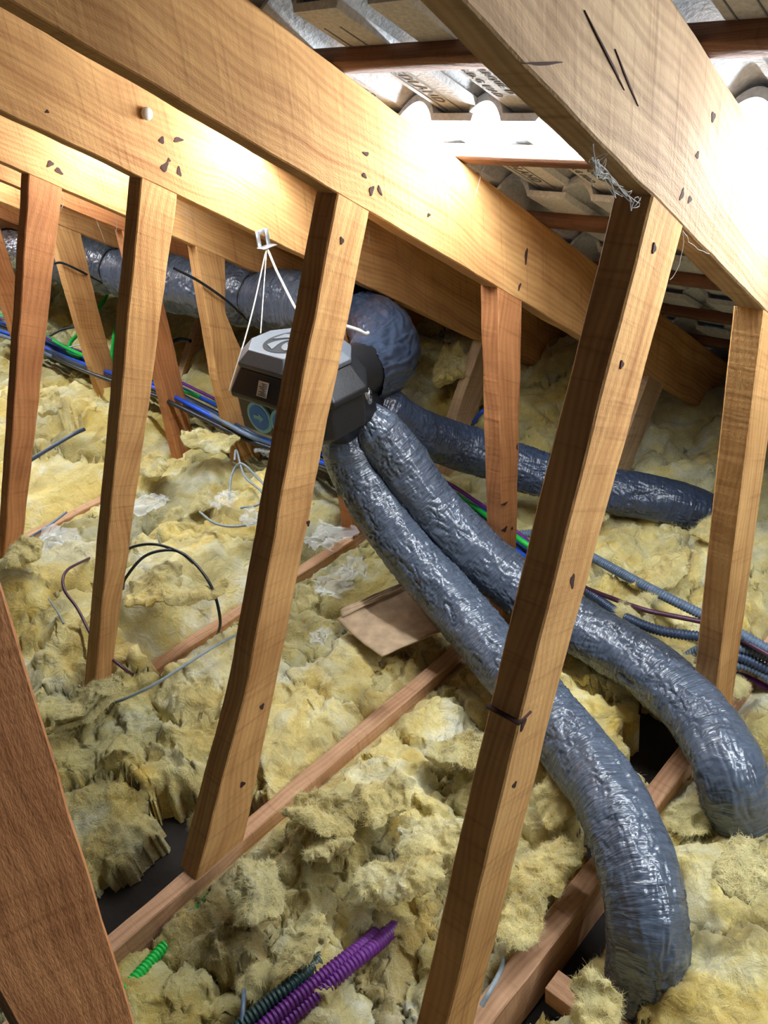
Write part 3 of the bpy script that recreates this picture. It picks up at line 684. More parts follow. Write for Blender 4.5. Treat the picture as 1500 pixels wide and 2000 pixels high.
def flap(px, py, z, sx, sy, rot, curl, th, tint, label, seed, tilt=0.0, n=84):
    g = np.linspace(-1, 1, n); A, B = np.meshgrid(g, g, indexing='ij'); a, b = A.ravel(), B.ravel()
    # square grid squeezed to a ragged disc
    k = np.maximum(np.abs(a), np.abs(b))/(np.sqrt(a*a+b*b)+1e-9); da, db = a*k, b*k; rr = np.sqrt(da*da+db*db); an = np.arctan2(db, da)
    rag = 1+0.28*fbm(np.stack([np.cos(an)*1.4+seed, np.sin(an)*1.4, np.full_like(an, seed)], 1), 4); da, db = da*rag, db*rag
    q = np.stack([da*sx*14, db*sy*14, np.full_like(a, seed*3.3)], 1)
    mid = 0.018*fbm(q, 3)+0.008*(ridge(q*1.3, 2)-0.4)
    prof = th*np.sqrt(np.clip(1-rr**2.4, 0, 1)); P_ = []
    for sg in (1, -1):
        X = da*sx; Y = db*sy; Z = mid+sg*prof*(1+0.35*fbm(q*2+sg*9, 3))*0.5
        if curl:
            Rr = 1/curl; t = X/Rr; X2 = (Rr-Z)*np.sin(t); Z = Rr-(Rr-Z)*np.cos(t); X = X2
        Zt = Z*math.cos(tilt)+X*math.sin(tilt); X = X*math.cos(tilt)-Z*math.sin(tilt)
        c_, s_ = math.cos(rot), math.sin(rot); W = np.stack([X*c_-Y*s_, X*s_+Y*c_, Zt], 1)
        W = W+0.0035*np.stack([fbm(W*38+j*13+seed, 3) for j in range(3)], 1); P_.append(W)
    C = at_z(px, py, z); V = np.vstack(P_)+C
    i, j = np.meshgrid(np.arange(n-1), np.arange(n-1), indexing='ij'); a0 = (i*n+j).ravel(); F1 = np.stack([a0, a0+n, a0+n+1, a0+1], 1); F2 = F1[:, ::-1]+n*n
    e = np.r_[np.arange(n)*n, (n-1)*n+np.arange(1, n), (np.arange(n-2, -1, -1))*n+n-1, np.arange(n-2, 0, -1)]; e2 = np.roll(e, -1)
    V[n*n+e] = V[e] = (V[e]+V[n*n+e])/2
    F = np.vstack([F1, F2, np.stack([e, e2, e2+n*n, e+n*n], 1)])
    o = mesh('insulation_tuft', V, F, M['wool'], origin=C); tag(o, label, 'insulation', 'torn tufts of mineral wool'); o.color = (*tint, 1)
    fibres(o, V-C+np.array([0, 0, 0]) if False else V, F1, 2600, int(seed*7), o.color)
FL = [(632, 1590, .075, .045, .075, .5, 16, .030, Yl, 'rolled yellow wool curl touching the long joist near the bottom centre', .3),
 (640, 1660, .05, .06, .045, 1.2, 9, .028, Yl, 'hanging yellow wool tongue below the rolled curl', -.5),
 (590, 1850, .035, .060, .028, .1, 5, .026, Cr, 'long pale wool flap draped above the purple conduits', .2),
 (500, 1745, .05, .06, .05, .8, 8, .036, Cr, 'rounded pale wool tuft just right of the green conduit', .1),
 (500, 1915, .015, .032, .024, .2, 6, .022, Yl, 'small yellow wool tuft left of the dark green conduit', .1),
 (780, 1720, .07, .09, .045, -.9, 6, .032, Yl, 'ridged yellow wool fold left of the nearest strut foot', .2),
 (745, 1560, .08, .08, .05, -.5, 7, .030, Yl, 'puckered yellow fold in the middle foreground', .25),
 (850, 1640, .07, .07, .045, -.7, 6, .030, Cr, 'overlapping cream fold beside the nearest strut', .1),
 (900, 1470, .07, .05, .07, .6, 8, .026, Gy, 'grey stained wool whorl left of the nearest strut', -.2),
 (1090, 1560, .07, .055, .05, .2, 8, .030, Cr, 'white topped wool tuft right of the nearest strut', .2),
 (1070, 1700, .06, .065, .045, -.3, 6, .030, Yl, 'lower wool tuft right of the nearest strut', .1),
 (1020, 1800, .04, .07, .035, .1, 6, .026, Yl, 'flat wool tuft just above the nearest joist', .0),
 (1350, 1600, .03, .032, .045, 1.0, 18, .020, Cr, 'pale crumpled wool curl between the two duct ends', .3),
 (1165, 1965, .02, .05, .04, .6, 8, .026, Yl, 'ragged wool tuft at the foot of the big duct', .4),
 (1450, 1700, .17, .055, .04, .2, 8, .024, Gy, 'grey dirty wool scrap lying on the big smooth batt', .1),
 (385, 1165, .165, .085, .04, -.5, 7, .024, Yl, 'torn wool lip overhanging beside the black cable loop', -.1),
 (300, 1150, .17, .09, .06, .2, 5, .030, Yl, 'puffed yellow wool under the black cable loop', .1),
 (175, 1365, .085, .085, .035, .1, 4, .022, Ol, 'upper layer of the slab end by the left leaning strut', .05),
 (170, 1392, .055, .08, .03, .1, 4, .022, Yl, 'lower yellow layer of the slab end by the left leaning strut', .0),
 (385, 1615, .02, .018, .018, .1, 20, .022, Cr, 'small wool ball in the black gap by the central strut foot', .0),
 (745, 1335, .07, .026, .018, .1, 12, .018, Cr, 'small wool ball on the flat dusty batt', .0),
 (600, 1175, .08, .04, .03, .7, 16, .022, Ol, 'dark yellow wool curl beside the clear film', .3),
 (40, 1085, .21, .065, .05, .3, 8, .040, Yl, 'yellow wool knob at the foot of the far left strut', .2),
 (95, 790, .21, .075, .05, .9, 10, .050, Yl, 'bright yellow roll end beside the far left strut', .2),
 (410, 865, .19, .10, .06, -.9, 6, .035, Ol, 'thick wool flap curling over beside the waney upright strut', -.2),
 (240, 850, .17, .06, .09, .2, 7, .035, Ol, 'upright wool fold in the middle distance at left', .5),
 (300, 910, .14, .05, .09, -.2, 8, .035, Yl, 'rolled wool fold behind the left leaning strut', .3),
 (540, 945, .16, .045, .03, .1, 10, .026, Yl, 'frayed wool tuft right of the coiled grey cable', .3),
 (395, 985, .12, .05, .04, .5, 12, .022, Gy, 'crumpled grey tuft by the coiled grey cable', .2),
 (340, 1010, .10, .04, .03, .1, 12, .018, Cr, 'small crumpled tuft right of the left leaning strut', .2),
 (1290, 1125, .11, .08, .045, -.4, 7, .030, Yl, 'yellow fringe of wool above the dark maroon cable', .2),
 (1240, 1190, .10, .06, .03, -.4, 8, .026, Cr, 'pale wool tuft between the conduits right of the nearest strut', .2),
 (1330, 1300, .07, .03, .022, -.2, 14, .026, Cr, 'small pale wool ball behind the middle duct', .1),
 (1440, 1345, .04, .035, .022, .2, 10, .020, Gy, 'grey wool scrap on the joist end at right', .1),
 (880, 720, .33, .09, .06, .4, 9, .045, Ol, 'fluffy wool tuft by the black elbow bag', .4),
 (1160, 1010, .10, .05, .035, .2, 9, .026, Ol, 'wool tuft where the far duct passes the nearest strut', .2),
 (1390, 1035, .13, .06, .04, -.3, 8, .030, Yl, 'wool flap lapping over the buried end of the far duct', .2)]
for k_, (px_, py_, z_, sx_, sy_, ro, cu, th_, ti, lab, tl) in enumerate(FL): flap(px_, py_, z_, sx_, sy_, ro, cu, th_, ti, lab, k_*1.37+2, tl)

# ---------------------------------------------------------------- ducts
def duct_disp(seed, amp, r, ribs=0.0):
    def f(s, th):
        x, y = np.cos(th), np.sin(th)
        q2 = np.stack([x*1.5+seed, y*1.5, s*9], 1); wr = np.stack([fbm(q2*1.3, 2), fbm(q2*1.3+9, 2), fbm(q2*2.2+5, 2)], 1)
        q = np.stack([x*1.1+seed, y*1.1, s*34+1.6*x+1.1*y], 1)+wr*np.array([0.5, 0.5, 1.6])       # crosswise wrinkles
        q3 = np.stack([x*2.6, y*2.6+seed, s*62-2.4*x], 1)+wr*np.array([0.4, 0.4, 1.8])
        a = np.abs(noise3(q)); b = np.abs(noise3(q3)); mk = np.clip(0.6+1.3*fbm(q2*0.9+31, 2), 0.15, 1.4)
        return amp*(0.85*fbm(q2, 2)-1.0*mk*np.exp(-a*9)+0.5*mk*np.exp(-b*8)+0.35*fbm(q*1.7, 2))
    return f
def duct(name, path, r, mat, label, seed, amp=0.005, seg=150, step=0.0035, taper=(1, 1), parent=None, cat='duct'):
    P = catmull(np.array(path), 24); P, s = resample(P, step)
    t = s/s[-1]; R = np.interp(t, [0, 0.04, 0.96, 1], [r*taper[0], r, r, r*taper[1]])
    V, F, uv = tube_mesh(P, R, seg, s, duct_disp(seed, amp, r))
    uv[:, 1] *= 1.0
    # close both ends
    n = len(V); V = np.vstack([V, P[0], P[-1]])
    capA = [(n, (j+1) % seg, j, j) for j in range(seg)]; capB = [(n+1, n-seg+j, n-seg+(j+1) % seg, n-seg+(j+1) % seg) for j in range(seg)]
    F = [tuple(f) for f in F]+[c[:3] for c in capA]+[c[:3] for c in capB]; uv = np.vstack([uv, [0, 0], [s[-1], 0]])
    o = mesh(name, V, F, mat, parent, uv=uv, origin=None if parent is not None else P[0])
    if parent is None: tag(o, label, cat)
    return o
pD = lambda L: [at_d(x, y, d) for x, y, d in L]
duct('ventilation_duct', pD([(668, 828, 2.10), (690, 905, 2.15), (753, 1014, 2.15), (822, 1105, 2.11), (890, 1185, 2.05), (965, 1275, 1.94), (1035, 1355, 1.83), (1105, 1440, 1.71), (1180, 1543, 1.57), (1226, 1640, 1.48), (1254, 1738, 1.42), (1266, 1830, 1.40), (1258, 1920, 1.43), (1245, 2010, 1.47)]),
     0.0665, M['duct'], 'long grey duct sweeping from the fan unit to the bottom right, nearest of all', 1.3, taper=(0.6, 0.9))
duct('ventilation_duct', pD([(708, 806, 2.09), (760, 872, 2.12), (835, 975, 2.14), (912, 1060, 2.12), (1015, 1150, 2.07), (1127, 1222, 2.0), (1238, 1287, 1.91), (1325, 1355, 1.80), (1390, 1435, 1.68), (1425, 1510, 1.60), (1450, 1600, 1.62)]),
     0.0660, M['duct'], 'middle grey plastic wrapped duct, running right behind the nearest strut to the right edge', 4.1, taper=(0.6, 0.9))
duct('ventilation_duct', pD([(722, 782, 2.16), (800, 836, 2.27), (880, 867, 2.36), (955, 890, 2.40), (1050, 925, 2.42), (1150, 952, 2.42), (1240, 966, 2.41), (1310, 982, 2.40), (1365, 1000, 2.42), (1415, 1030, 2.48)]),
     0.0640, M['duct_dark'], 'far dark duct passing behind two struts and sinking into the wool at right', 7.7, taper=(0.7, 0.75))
# long main duct along the roof
def bands(t): return t
main = [(1.75, 6.9, 0.57), (1.75, 6.0, 0.57), (1.75, 5.0, 0.575), (1.75, 4.4, 0.57), (1.755, 3.9, 0.57), (1.76, 3.4, 0.575), (1.755, 3.0, 0.565), (1.755, 2.6, 0.575), (1.75, 2.3, 0.585), (1.74, 2.05, 0.60), (1.71, 1.86, 0.625), (1.65, 1.74, 0.645)]
rt = empty('main_duct', (1.75, 2.4, 0.5), 'thick main duct in grey plastic running along the roof at left, cinched by black ties', 'duct')
def mdisp(seed):
    d = duct_disp(seed, 0.006, 0.1)
    def f(s, th):
        # cinched where the ties go round
        c = 0
        for sc in TIE_S: c = c-0.024*np.exp(-((s-sc)/0.035)**2)
        return d(s, th)+c
    return f
Pm = catmull(np.array(main), 24); Pm, sm = resample(Pm, 0.0042)
def s_at(v): return sm[np.argmin(np.abs(Pm[:, 1]-v))]
TIE_S = [s_at(2.36), s_at(K(5.5)+0.09), s_at(4.9)]
cut = [0, np.argmin(np.abs(Pm[:, 1]-4.25)), np.argmin(np.abs(Pm[:, 1]-3.80)), len(Pm)-1]
for nm, a, b, mt, rr in (('foil_section', cut[0], cut[1], 'foil', 0.093), ('foil_section', cut[1], cut[2], 'foil', 0.085), ('duct_sleeve', cut[2], cut[3], 'duct', 0.106)):
    V, F, uv = tube_mesh(Pm[a:b+1], np.full(b+1-a, rr), 150, sm[a:b+1], mdisp(2.2)); o = mesh(nm, V, F, M[mt], rt, uv=uv)
    if mt == 'foil': o['label'] = 'bare crinkled silver foil length'
# elbow bag
bag = [(1.65, 1.75, 0.640), (1.60, 1.64, 0.640), (1.535, 1.545, 0.635), (1.46, 1.49, 0.628), (1.40, 1.465, 0.63), (1.34, 1.45, 0.64)]
Pb = catmull(np.array(bag), 24); Pb, sb = resample(Pb, 0.0035); tb_ = sb/sb[-1]
Rb = np.interp(tb_, [0, 0.12, 0.3, 0.55, 0.8, 0.93, 1], [0.075, 0.080, 0.086, 0.090, 0.090, 0.080, 0.074])
def bag_disp(s_, t_):
    q = np.stack([np.cos(t_)*2.6, np.sin(t_)*2.6, s_*7], 1); w_ = fbm(q*0.7+4, 2)[:, None]*1.2
    return 0.007*(ridge(q+w_, 2)-0.4)+0.004*fbm(q*0.6+8, 2)-0.004*np.exp(-8*np.abs(noise3(q*1.7+w_)))
V, F, uv = tube_mesh(Pb, Rb, 150, sb, bag_disp); mesh('elbow_bag', V, F, M['bag'], rt, uv=uv)['label'] = 'dark plastic bag wrapped over the elbow'
for v, nm in ((2.36, 0), (K(5.5)+0.09, 1)):
    i = np.argmin(np.abs(Pm[:, 1]-v)); c = Pm[i]; ux = TR[3]-0 if nm == 0 else TR[5]
    r_ = 0.084; st = [at_v(*q, ux-0.012) for q in ([(340, 524), (388, 549), (441, 586)] if nm == 0 else [(104, 515), (122, 514), (160, 531)])]
    loop = [(c[0]+r_*math.cos(a), c[1], c[2]+r_*math.sin(a)) for a in np.linspace(math.pi*1.15, -math.pi*0.85, 14)]
    rope('cable_tie', [*st]+loop, 0.0045, M['c_black'], 'black tie strapping the main duct to the %s' % ('waney upright strut beside the fan unit' if nm == 0 else 'upright strut at far left'), 'tie', 'ties on the main duct')

# ---------------------------------------------------------------- fan unit
UC = np.array([1.122, 1.415])
def octa(hx, hy, c, z, cu=0.0, cv=0.0):
    hx = hx*0.74
    x0, x1, y0, y1 = UC[0]-hx+cu, UC[0]+hx+cu, UC[1]-hy+cv, UC[1]+hy+cv
    return [(x0, y0+c, z), (x0+c, y0, z), (x1-c, y0, z), (x1, y0+c, z), (x1, y1-c, z), (x1-c, y1, z), (x0+c, y1, z), (x0, y1-c, z)]
fan = empty('fan_unit', (UC[0], UC[1], 0.60), 'black and grey octagonal extractor fan unit hanging behind the central strut', 'fan unit')
def loft(name, rings, mat, parent, cap=True, lab=None, bev=0.003):
    V = [p for r in rings for p in r]; n = len(rings[0]); F = [(i*n+k, i*n+(k+1) % n, (i+1)*n+(k+1) % n, (i+1)*n+k) for i in range(len(rings)-1) for k in range(n)]
    if cap: F += [tuple(range(n-1, -1, -1)), tuple((len(rings)-1)*n+k for k in range(n))]
    o = mesh(name, V, F, mat, parent, smooth=False)
    if bev: bevel(o, bev)
    if lab: o['label'] = lab
    return o
ZBt = 0.712
loft('lower_body', [octa(0.125, 0.115, 0.05, 0.600), octa(0.150, 0.150, 0.065, 0.622), octa(0.152, 0.152, 0.066, 0.700)], M['black'], fan)
loft('skirt', [octa(0.163, 0.163, 0.070, 0.699), octa(0.165, 0.165, 0.072, 0.706), octa(0.165, 0.165, 0.072, 0.713), octa(0.132, 0.134, 0.060, 0.763)], M['black'], fan)
loft('lid', [octa(0.134, 0.136, 0.060, 0.7645), octa(0.135, 0.137, 0.060, 0.774), octa(0.108, 0.110, 0.052, 0.800), octa(0.106, 0.108, 0.051, 0.8015)], M['grey_plastic'], fan, lab='dark grey faceted lid')
# emblem: dark disc with a three bladed swirl
th = np.linspace(0, 2*np.pi, 48, endpoint=False); zt = 0.8018
def disc(c, r, z0, z1, mat, name, parent, r2=None):
    A = [(c[0]+r*math.cos(t), c[1]+r*math.sin(t), z0) for t in th]; B = [(c[0]+(r2 or r)*math.cos(t), c[1]+(r2 or r)*math.sin(t), z1) for t in th]
    return loft(name, [A, B], mat, parent, bev=0)
em = disc(UC, 0.066, zt-0.001, zt+0.0006, M['emblem'], 'fan_emblem', fan)
for kk in range(5):
    a0 = kk*2*math.pi/5+0.3; pts = []
    for t in np.linspace(0, 1, 12): pts.append((0.012+0.044*t, a0+0.9*t-0.05))
    for t in np.linspace(1, 0, 12): pts.append((0.012+0.044*t, a0+0.9*t+0.72*math.sin(t*math.pi*0.62+0.25)))
    A = [(UC[0]+r*math.cos(a), UC[1]+r*math.sin(a), zt+0.0006) for r, a in pts]; B = [(x, y, zt+0.0022) for x, y, z in A]
    loft('emblem_blade', [A, B], M['grey_plastic'], em, bev=0)
# round stickers on the side facing the ridge
for vv, lab in ((UC[1]+0.014, 'left blue and cyan round arrow sticker'), (UC[1]-0.066, 'right blue and cyan round arrow sticker')):
    xf = UC[0]-0.1145; zc = 0.664
    def dsk(r, x, mat, nm, par, depth=0.0012):
        A = [(x, vv+r*math.cos(t), zc+r*0.92*math.sin(t)) for t in th]; B = [(x-depth, y, z) for _, y, z in A]
        return loft(nm, [A, B], mat, par, bev=0)
    s1 = dsk(0.040, xf+0.004, M['cyan'], 'sticker', fan, 0.006); s1['label'] = lab
    s2 = dsk(0.032, xf-0.0021, M['blue_sticker'], 'sticker_centre', s1)
    ar = [(-0.018, -0.004), (0.002, -0.004), (0.002, -0.012), (0.019, 0.001), (0.002, 0.013), (0.002, 0.005), (-0.018, 0.005)]
    A = [(xf-0.0034, vv-y*0.9, zc+z*0.9) for y, z in ar]; B = [(x-0.0006, y, z) for x, y, z in A]
    loft('arrow', [A, B], M['cyan'], s1, bev=0)
# rating label on the sloping skirt
def skirt_pt(v, t): return np.array([UC[0]-0.165*0.74+0.033*0.74*t, v, 0.713+0.05*t])
nsk = np.array([-0.05, 0, 0.0245]); nsk /= np.linalg.norm(nsk)
def patch(v0, v1, t0, t1, off, mat, nm, par):
    A = [skirt_pt(v0, t0), skirt_pt(v1, t0), skirt_pt(v1, t1), skirt_pt(v0, t1)]; A = [a+nsk*off for a in A]; B = [a+nsk*0.0006 for a in A]
    return loft(nm, [[tuple(a) for a in A], [tuple(b) for b in B]], mat, par, bev=0)
lb = patch(UC[1]-0.030, UC[1]+0.004, 0.14, 0.74, 0.0008, M['paper'], 'rating_label', fan)
for k in range(8):
    patch(UC[1]-0.027, UC[1]-0.027+[0.026, 0.018, 0.024, 0.012, 0.022, 0.027, 0.016, 0.02][k], 0.19+k*0.065, 0.213+k*0.065, 0.0016, M['ink'], 'print_line', lb)
# side spigot towards the elbow and three spigots towards the ducts
def spig(a, b, r, mat, nm='spigot'):
    Pp, s_ = resample(np.array([a, b], float), 0.01); V, F, uv = tube_mesh(Pp, np.full(len(Pp), r), 40, s_); mesh(nm, V, F, mat, fan, uv=uv)
spig((1.15, 1.430, 0.685), (1.37, 1.458, 0.64), 0.070, M['black'])
spig((1.16, 1.36, 0.63), at_d(672, 838, 2.12), 0.046, M['black']); spig((1.20, 1.38, 0.64), at_d(716, 812, 2.12), 0.044, M['black']); spig((1.22, 1.40, 0.65), at_d(735, 792, 2.2), 0.044, M['black'])
# bracket and cords
BR = np.array([1.298, TR[2]-0.004, 0.958])
bk = empty('hanging_bracket', (BR[0], BR[1], BR[2]), 'small white slotted steel bracket screwed under the rafter, cords tied to it', 'bracket')
def rect(nm, cx, cz, wx, wz, y, d, mat, par, dv=0): return bevel(mesh(nm, box_pts((cx, y, cz), (wx, d, wz)), BOXF, mat, par, smooth=False), 0.001, 1)
rect('side_plate', BR[0]-0.014, BR[2], 0.012, 0.038, BR[1]-0.003, 0.003, M['steel'], bk); rect('side_plate', BR[0]+0.014, BR[2], 0.012, 0.038, BR[1]-0.003, 0.003, M['steel'], bk)
rect('top_plate', BR[0], BR[2]+0.015, 0.018, 0.010, BR[1]-0.003, 0.003, M['steel'], bk); rect('foot_plate', BR[0], BR[2]-0.020, 0.044, 0.003, BR[1]-0.014, 0.026, M['steel'], bk)
kn = (BR[0], BR[1]-0.012, BR[2]-0.022)
rope('hanging_cord', [kn, tuple(at_d(490, 620, 1.98)), (UC[0]-0.124, UC[1]+0.095, 0.714)], 0.0016, M['cord'], None, parent=fan)
rope('hanging_cord', [kn, (UC[0]+0.0, UC[1]+0.110, 0.803)], 0.0012, M['cord'], None, parent=fan)
rope('hanging_cord', [kn, tuple(at_d(548, 545, 2.02)), tuple(at_d(602, 640, 1.90)), (UC[0]+0.05, UC[1]-0.10, 0.795)], 0.0030, M['cord'], None, parent=fan)
rope('knotted_cord', [at_d(672, 636, 1.98), at_d(700, 645, 2.0), at_d(713, 652, 2.02), at_d(719, 650, 2.03)], 0.0045, M['white'], 'short white knotted cord end on the black elbow bag', 'cord')
# torn foil and wool scrap at the duct collar
def crumple(name, c, size, mat, label, cat, seed, n=60, amp=0.35, flat=0.5, rot=0, kind=None, thick=None, fr=1.0):
    g = np.linspace(-1, 1, n); A, B = np.meshgrid(g, g, indexing='ij'); A = A.ravel(); B = B.ravel()
    q = np.stack([A*1.3, B*1.3, np.full_like(A, seed)], 1)
    x = A+0.35*fbm(q*1.6+3, 3 if fr == 1 else 2); y = B+0.35*fbm(q*1.6+20, 3 if fr == 1 else 2); z = amp*(fbm(q*1.7*fr, 3 if fr == 1 else 2)+0.6*(ridge(q*2.6*(fr*1.4 if fr < 1 else 1), 3 if fr == 1 else 1)-0.4))
    c_, s_ = math.cos(rot), math.sin(rot); sx, sy, sz = size
    X = x*sx; Y = y*sy; Vt = np.stack([c[0]+X*c_-Y*s_, c[1]+X*s_+Y*c_, c[2]+z*sz], 1)
    rr = A**2+B**2+0.5*noise3(q*3+9)
    i, j = np.meshgrid(np.arange(n-1), np.arange(n-1), indexing='ij'); a = (i*n+j).ravel(); F = np.stack([a, a+n, a+n+1, a+1], 1); F = F[rr[F[:, 0]] < 1.05]
    used, inv = np.unique(F, return_inverse=True); o = mesh(name, Vt[used], inv.reshape(-1, 4), mat); tag(o, label, cat)
    if thick:
        m = o.modifiers.new('solid', 'SOLIDIFY'); m.thickness = thick; m.offset = 0
    return o
crumple('foil_scrap', at_d(700, 775, 2.02), (0.030, 0.026, 0.05), M['foil'], 'torn silver foil scrap at the top of the ducts', 'foil', 3.3, amp=0.5, thick=0.0008)
crumple('wool_scrap', at_d(680, 768, 2.03), (0.020, 0.020, 0.045), M['card'], 'brown wool scrap sticking out of the duct collar', 'insulation', 5.9, amp=0.6, thick=0.004)

# ---------------------------------------------------------------- cables
pZ = lambda L: [at_z(x, y, z) for x, y, z in L]
rope('corrugated_conduit', pZ([(520, 2030, .0), (600, 1960, .005), (680, 1890, .01), (735, 1845, .0), (790, 1790, -.05)]), 0.0125, M['c_purple'], 'purple corrugated conduit at the bottom, the right one of the pair', 'conduit', 'purple conduits', corr=True, seg=16)
rope('corrugated_conduit', pZ([(480, 2035, .01), (565, 1962, .016), (640, 1900, .015), (705, 1850, .0), (760, 1800, -.05)]), 0.0125, M['c_purple'], 'purple corrugated conduit at the bottom, the left one of the pair', 'conduit', 'purple conduits', corr=True, seg=16)
rope('corrugated_conduit', pZ([(440, 2030, .015), (520, 1962, .02), (580, 1915, .015), (640, 1860, -.04)]), 0.0125, M['c_dkgreen'], 'dark green corrugated conduit left of the purple pair', 'conduit', corr=True, seg=16)
rope('corrugated_conduit', pZ([(180, 1985, -.03), (250, 1925, -.03), (320, 1850, -.045), (395, 1772, -.032), (450, 1710, -.045)]), 0.011, M['c_green'], 'bright green corrugated conduit tucked along the long joist', 'conduit', corr=True, seg=16)
rope('cable', pZ([(240, 1150, .14), (246, 1128, .20), (285, 1085, .24), (340, 1075, .24), (380, 1100, .22), (415, 1150, .18), (430, 1210, .10), (425, 1240, .02)]), 0.004, M['c_black'], 'black cable looping over the yellow batt, lower loop', 'cable')
rope('cable', pZ([(190, 1110, .16), (250, 1072, .22), (300, 1063, .24), (350, 1078, .24), (378, 1100, .21)]), 0.004, M['c_black'], 'black cable looping over the yellow batt, upper loop', 'cable')
rope('cable', pZ([(175, 1090, .14), (130, 1115, .20), (125, 1150, .19), (152, 1190, .15), (190, 1260, .11), (235, 1300, .09), (275, 1330, .02)]), 0.004, M['c_maroon'], 'dark maroon cable emerging from the yellow wool at left', 'cable')
rope('cable', pZ([(95, 1170, .15), (112, 1195, .15), (124, 1218, .14)]), 0.0022, M['c_grey'], 'short grey wire end lying on the yellow wool at left', 'wire')
rope('cable', pZ([(448, 975, .13), (452, 930, .17), (470, 905, .20), (500, 930, .18), (520, 955, .17), (522, 990, .16), (505, 1018, .15), (460, 1028, .15), (420, 1022, .16), (390, 1000, .16)]), 0.0038, M['c_grey'], 'grey cable coiled on the wool left of the central strut', 'cable')
rope('cable', pZ([(458, 900, .22), (462, 880, .22), (478, 930, .18), (512, 962, .18), (505, 985, .17), (470, 992, .16)]), 0.0036, M['c_grey'], 'second turn of the grey cable by the central strut', 'cable')
rope('cable', pZ([(225, 1372, .05), (250, 1362, .07), (300, 1338, .09), (360, 1300, .10), (420, 1262, .10), (470, 1235, .06)]), 0.0038, M['c_grey'], 'thin grey cable crossing the pale wool ridge', 'cable')
rope('cable', pZ([(940, 1965, .02), (960, 1930, .03), (980, 1890, .0), (985, 1860, -.05)]), 0.0042, M['c_grey'], 'grey cable end between the nearest strut and the joist', 'cable')
rope('cable', pZ([(470, 2020, .02), (475, 1960, .03), (478, 1910, .0)]), 0.0042, M['c_slate'], 'grey cable end at the bottom left of the purple conduits', 'cable')
rope('cable', pZ([(40, 1060, .06), (90, 1030, .08), (130, 1000, .09)]), 0.0040, M['c_slate'], 'slate cable lying across the pale batt at left', 'cable')
rope('cable', pZ([(50, 905, .12), (90, 880, .14), (140, 850, .16), (165, 838, .16)]), 0.0075, M['c_navy'], 'thick dark blue cable beside the short joist at far left', 'cable')
# right hand conduits
R_ = [('c_slate', [(1005, 1045, .06), (1060, 1042, .06), (1110, 1060, .05), (1160, 1090, .08), (1270, 1150, .12), (1380, 1205, .12), (1440, 1235, .12), (1520, 1280, .10)], .0115, 'slate corrugated conduit running down to the right edge, uppermost'),
      ('c_maroon', [(1010, 1080, .05), (1100, 1130, .05), (1240, 1185, .12), (1300, 1200, .12), (1390, 1220, .11), (1450, 1250, .11), (1520, 1290, .1)], .006, 'thin maroon cable between the conduits at right'),
      ('c_navy', [(1110, 1130, .05), (1160, 1165, .07), (1220, 1205, .10), (1290, 1232, .11), (1380, 1245, .10), (1440, 1255, .09), (1520, 1290, .07)], .0115, 'dark navy corrugated conduit sagging over the golden wool'),
      ('c_slate', [(1330, 1290, .0), (1370, 1268, .05), (1420, 1262, .08), (1470, 1272, .08), (1530, 1300, .06)], .0115, 'slate corrugated conduit arching behind the right hand strut'),
      ('c_navy', [(1335, 1300, -.01), (1380, 1285, .03), (1430, 1280, .06), (1475, 1295, .06), (1530, 1325, .04)], .0115, 'navy corrugated conduit below the arching one'),
      ('c_slate', [(1345, 1325, -.04), (1400, 1305, .01), (1440, 1298, .04), (1480, 1310, .04), (1530, 1345, .02)], .0115, 'lowest slate corrugated conduit at the right edge'),
      ('c_purple', [(1345, 1335, -.06), (1400, 1320, -.02), (1450, 1320, .0), (1530, 1360, -.02)], .008, 'purple cable in the shadow under the right hand conduits')]
for mt, L, r, lab in R_: rope('corrugated_conduit' if r > .01 else 'cable', pZ(L), r, M[mt], lab, 'conduit' if r > .01 else 'cable', corr=r > .01, seg=14)
# long bundle running under the ducts
rb = np.random.default_rng(3)
BUN = [(-20, 625), (60, 655), (130, 690), (200, 715), (300, 745), (400, 790), (480, 830), (560, 862), (650, 900), (760, 930), (850, 950), (930, 1000), (1010, 1060), (1060, 1100)]
cols = ['c_blue', 'c_black', 'c_navy', 'c_blue', 'c_navy', 'c_black', 'c_navy', 'c_slate', 'c_green', 'c_purple', 'c_blue', 'c_black']
cn = {'c_blue': 'blue', 'c_black': 'black', 'c_navy': 'navy', 'c_slate': 'slate grey', 'c_green': 'green', 'c_purple': 'purple'}
posn = ['lowest', 'second lowest', 'low middle', 'middle', 'inner middle', 'inner', 'upper middle', 'upper', 'topmost', 'second highest', 'outer', 'outermost']
for k, c in enumerate(cols):
    ph = rb.uniform(0, 6.28); pts = []
    for q, (x, y) in enumerate(BUN):
        dy = (-1 if c in ('c_green', 'c_purple') else 1)*(6+2.2*k if c not in ('c_green', 'c_purple') else 14+6*(k-8)) - (12 if c == 'c_blue' else 0)
        dy = dy*0.8+5*math.sin(q*0.9+ph); zz = 0.16+0.03*math.sin(q*1.3+ph)+0.006*k - (0.06 if x > 500 else 0) - (0.03 if x > 800 else 0)
        pts.append(at_z(x, y+dy, zz))
    rope('cable', pts, 0.0085 if c != 'c_purple' else 0.006, M[c], '%s cable in the long bundle passing beneath the fan unit, %s of it' % (cn[c], posn[k]), 'cable', 'cables of the long bundle')
rope('cable', pZ([(216, 560, .3), (200, 592, .25), (175, 625, .2), (150, 655, .2), (136, 672, .2), (135, 690, .18), (160, 700, .2)]), 0.009, M['c_green'], 'bright green cable curving up behind the struts at left', 'cable')
rope('cable', pZ([(236, 610, .25), (226, 640, .22), (222, 665, .2), (217, 710, .2)]), 0.009, M['c_green'], 'green cable seen beside the left leaning strut', 'cable')
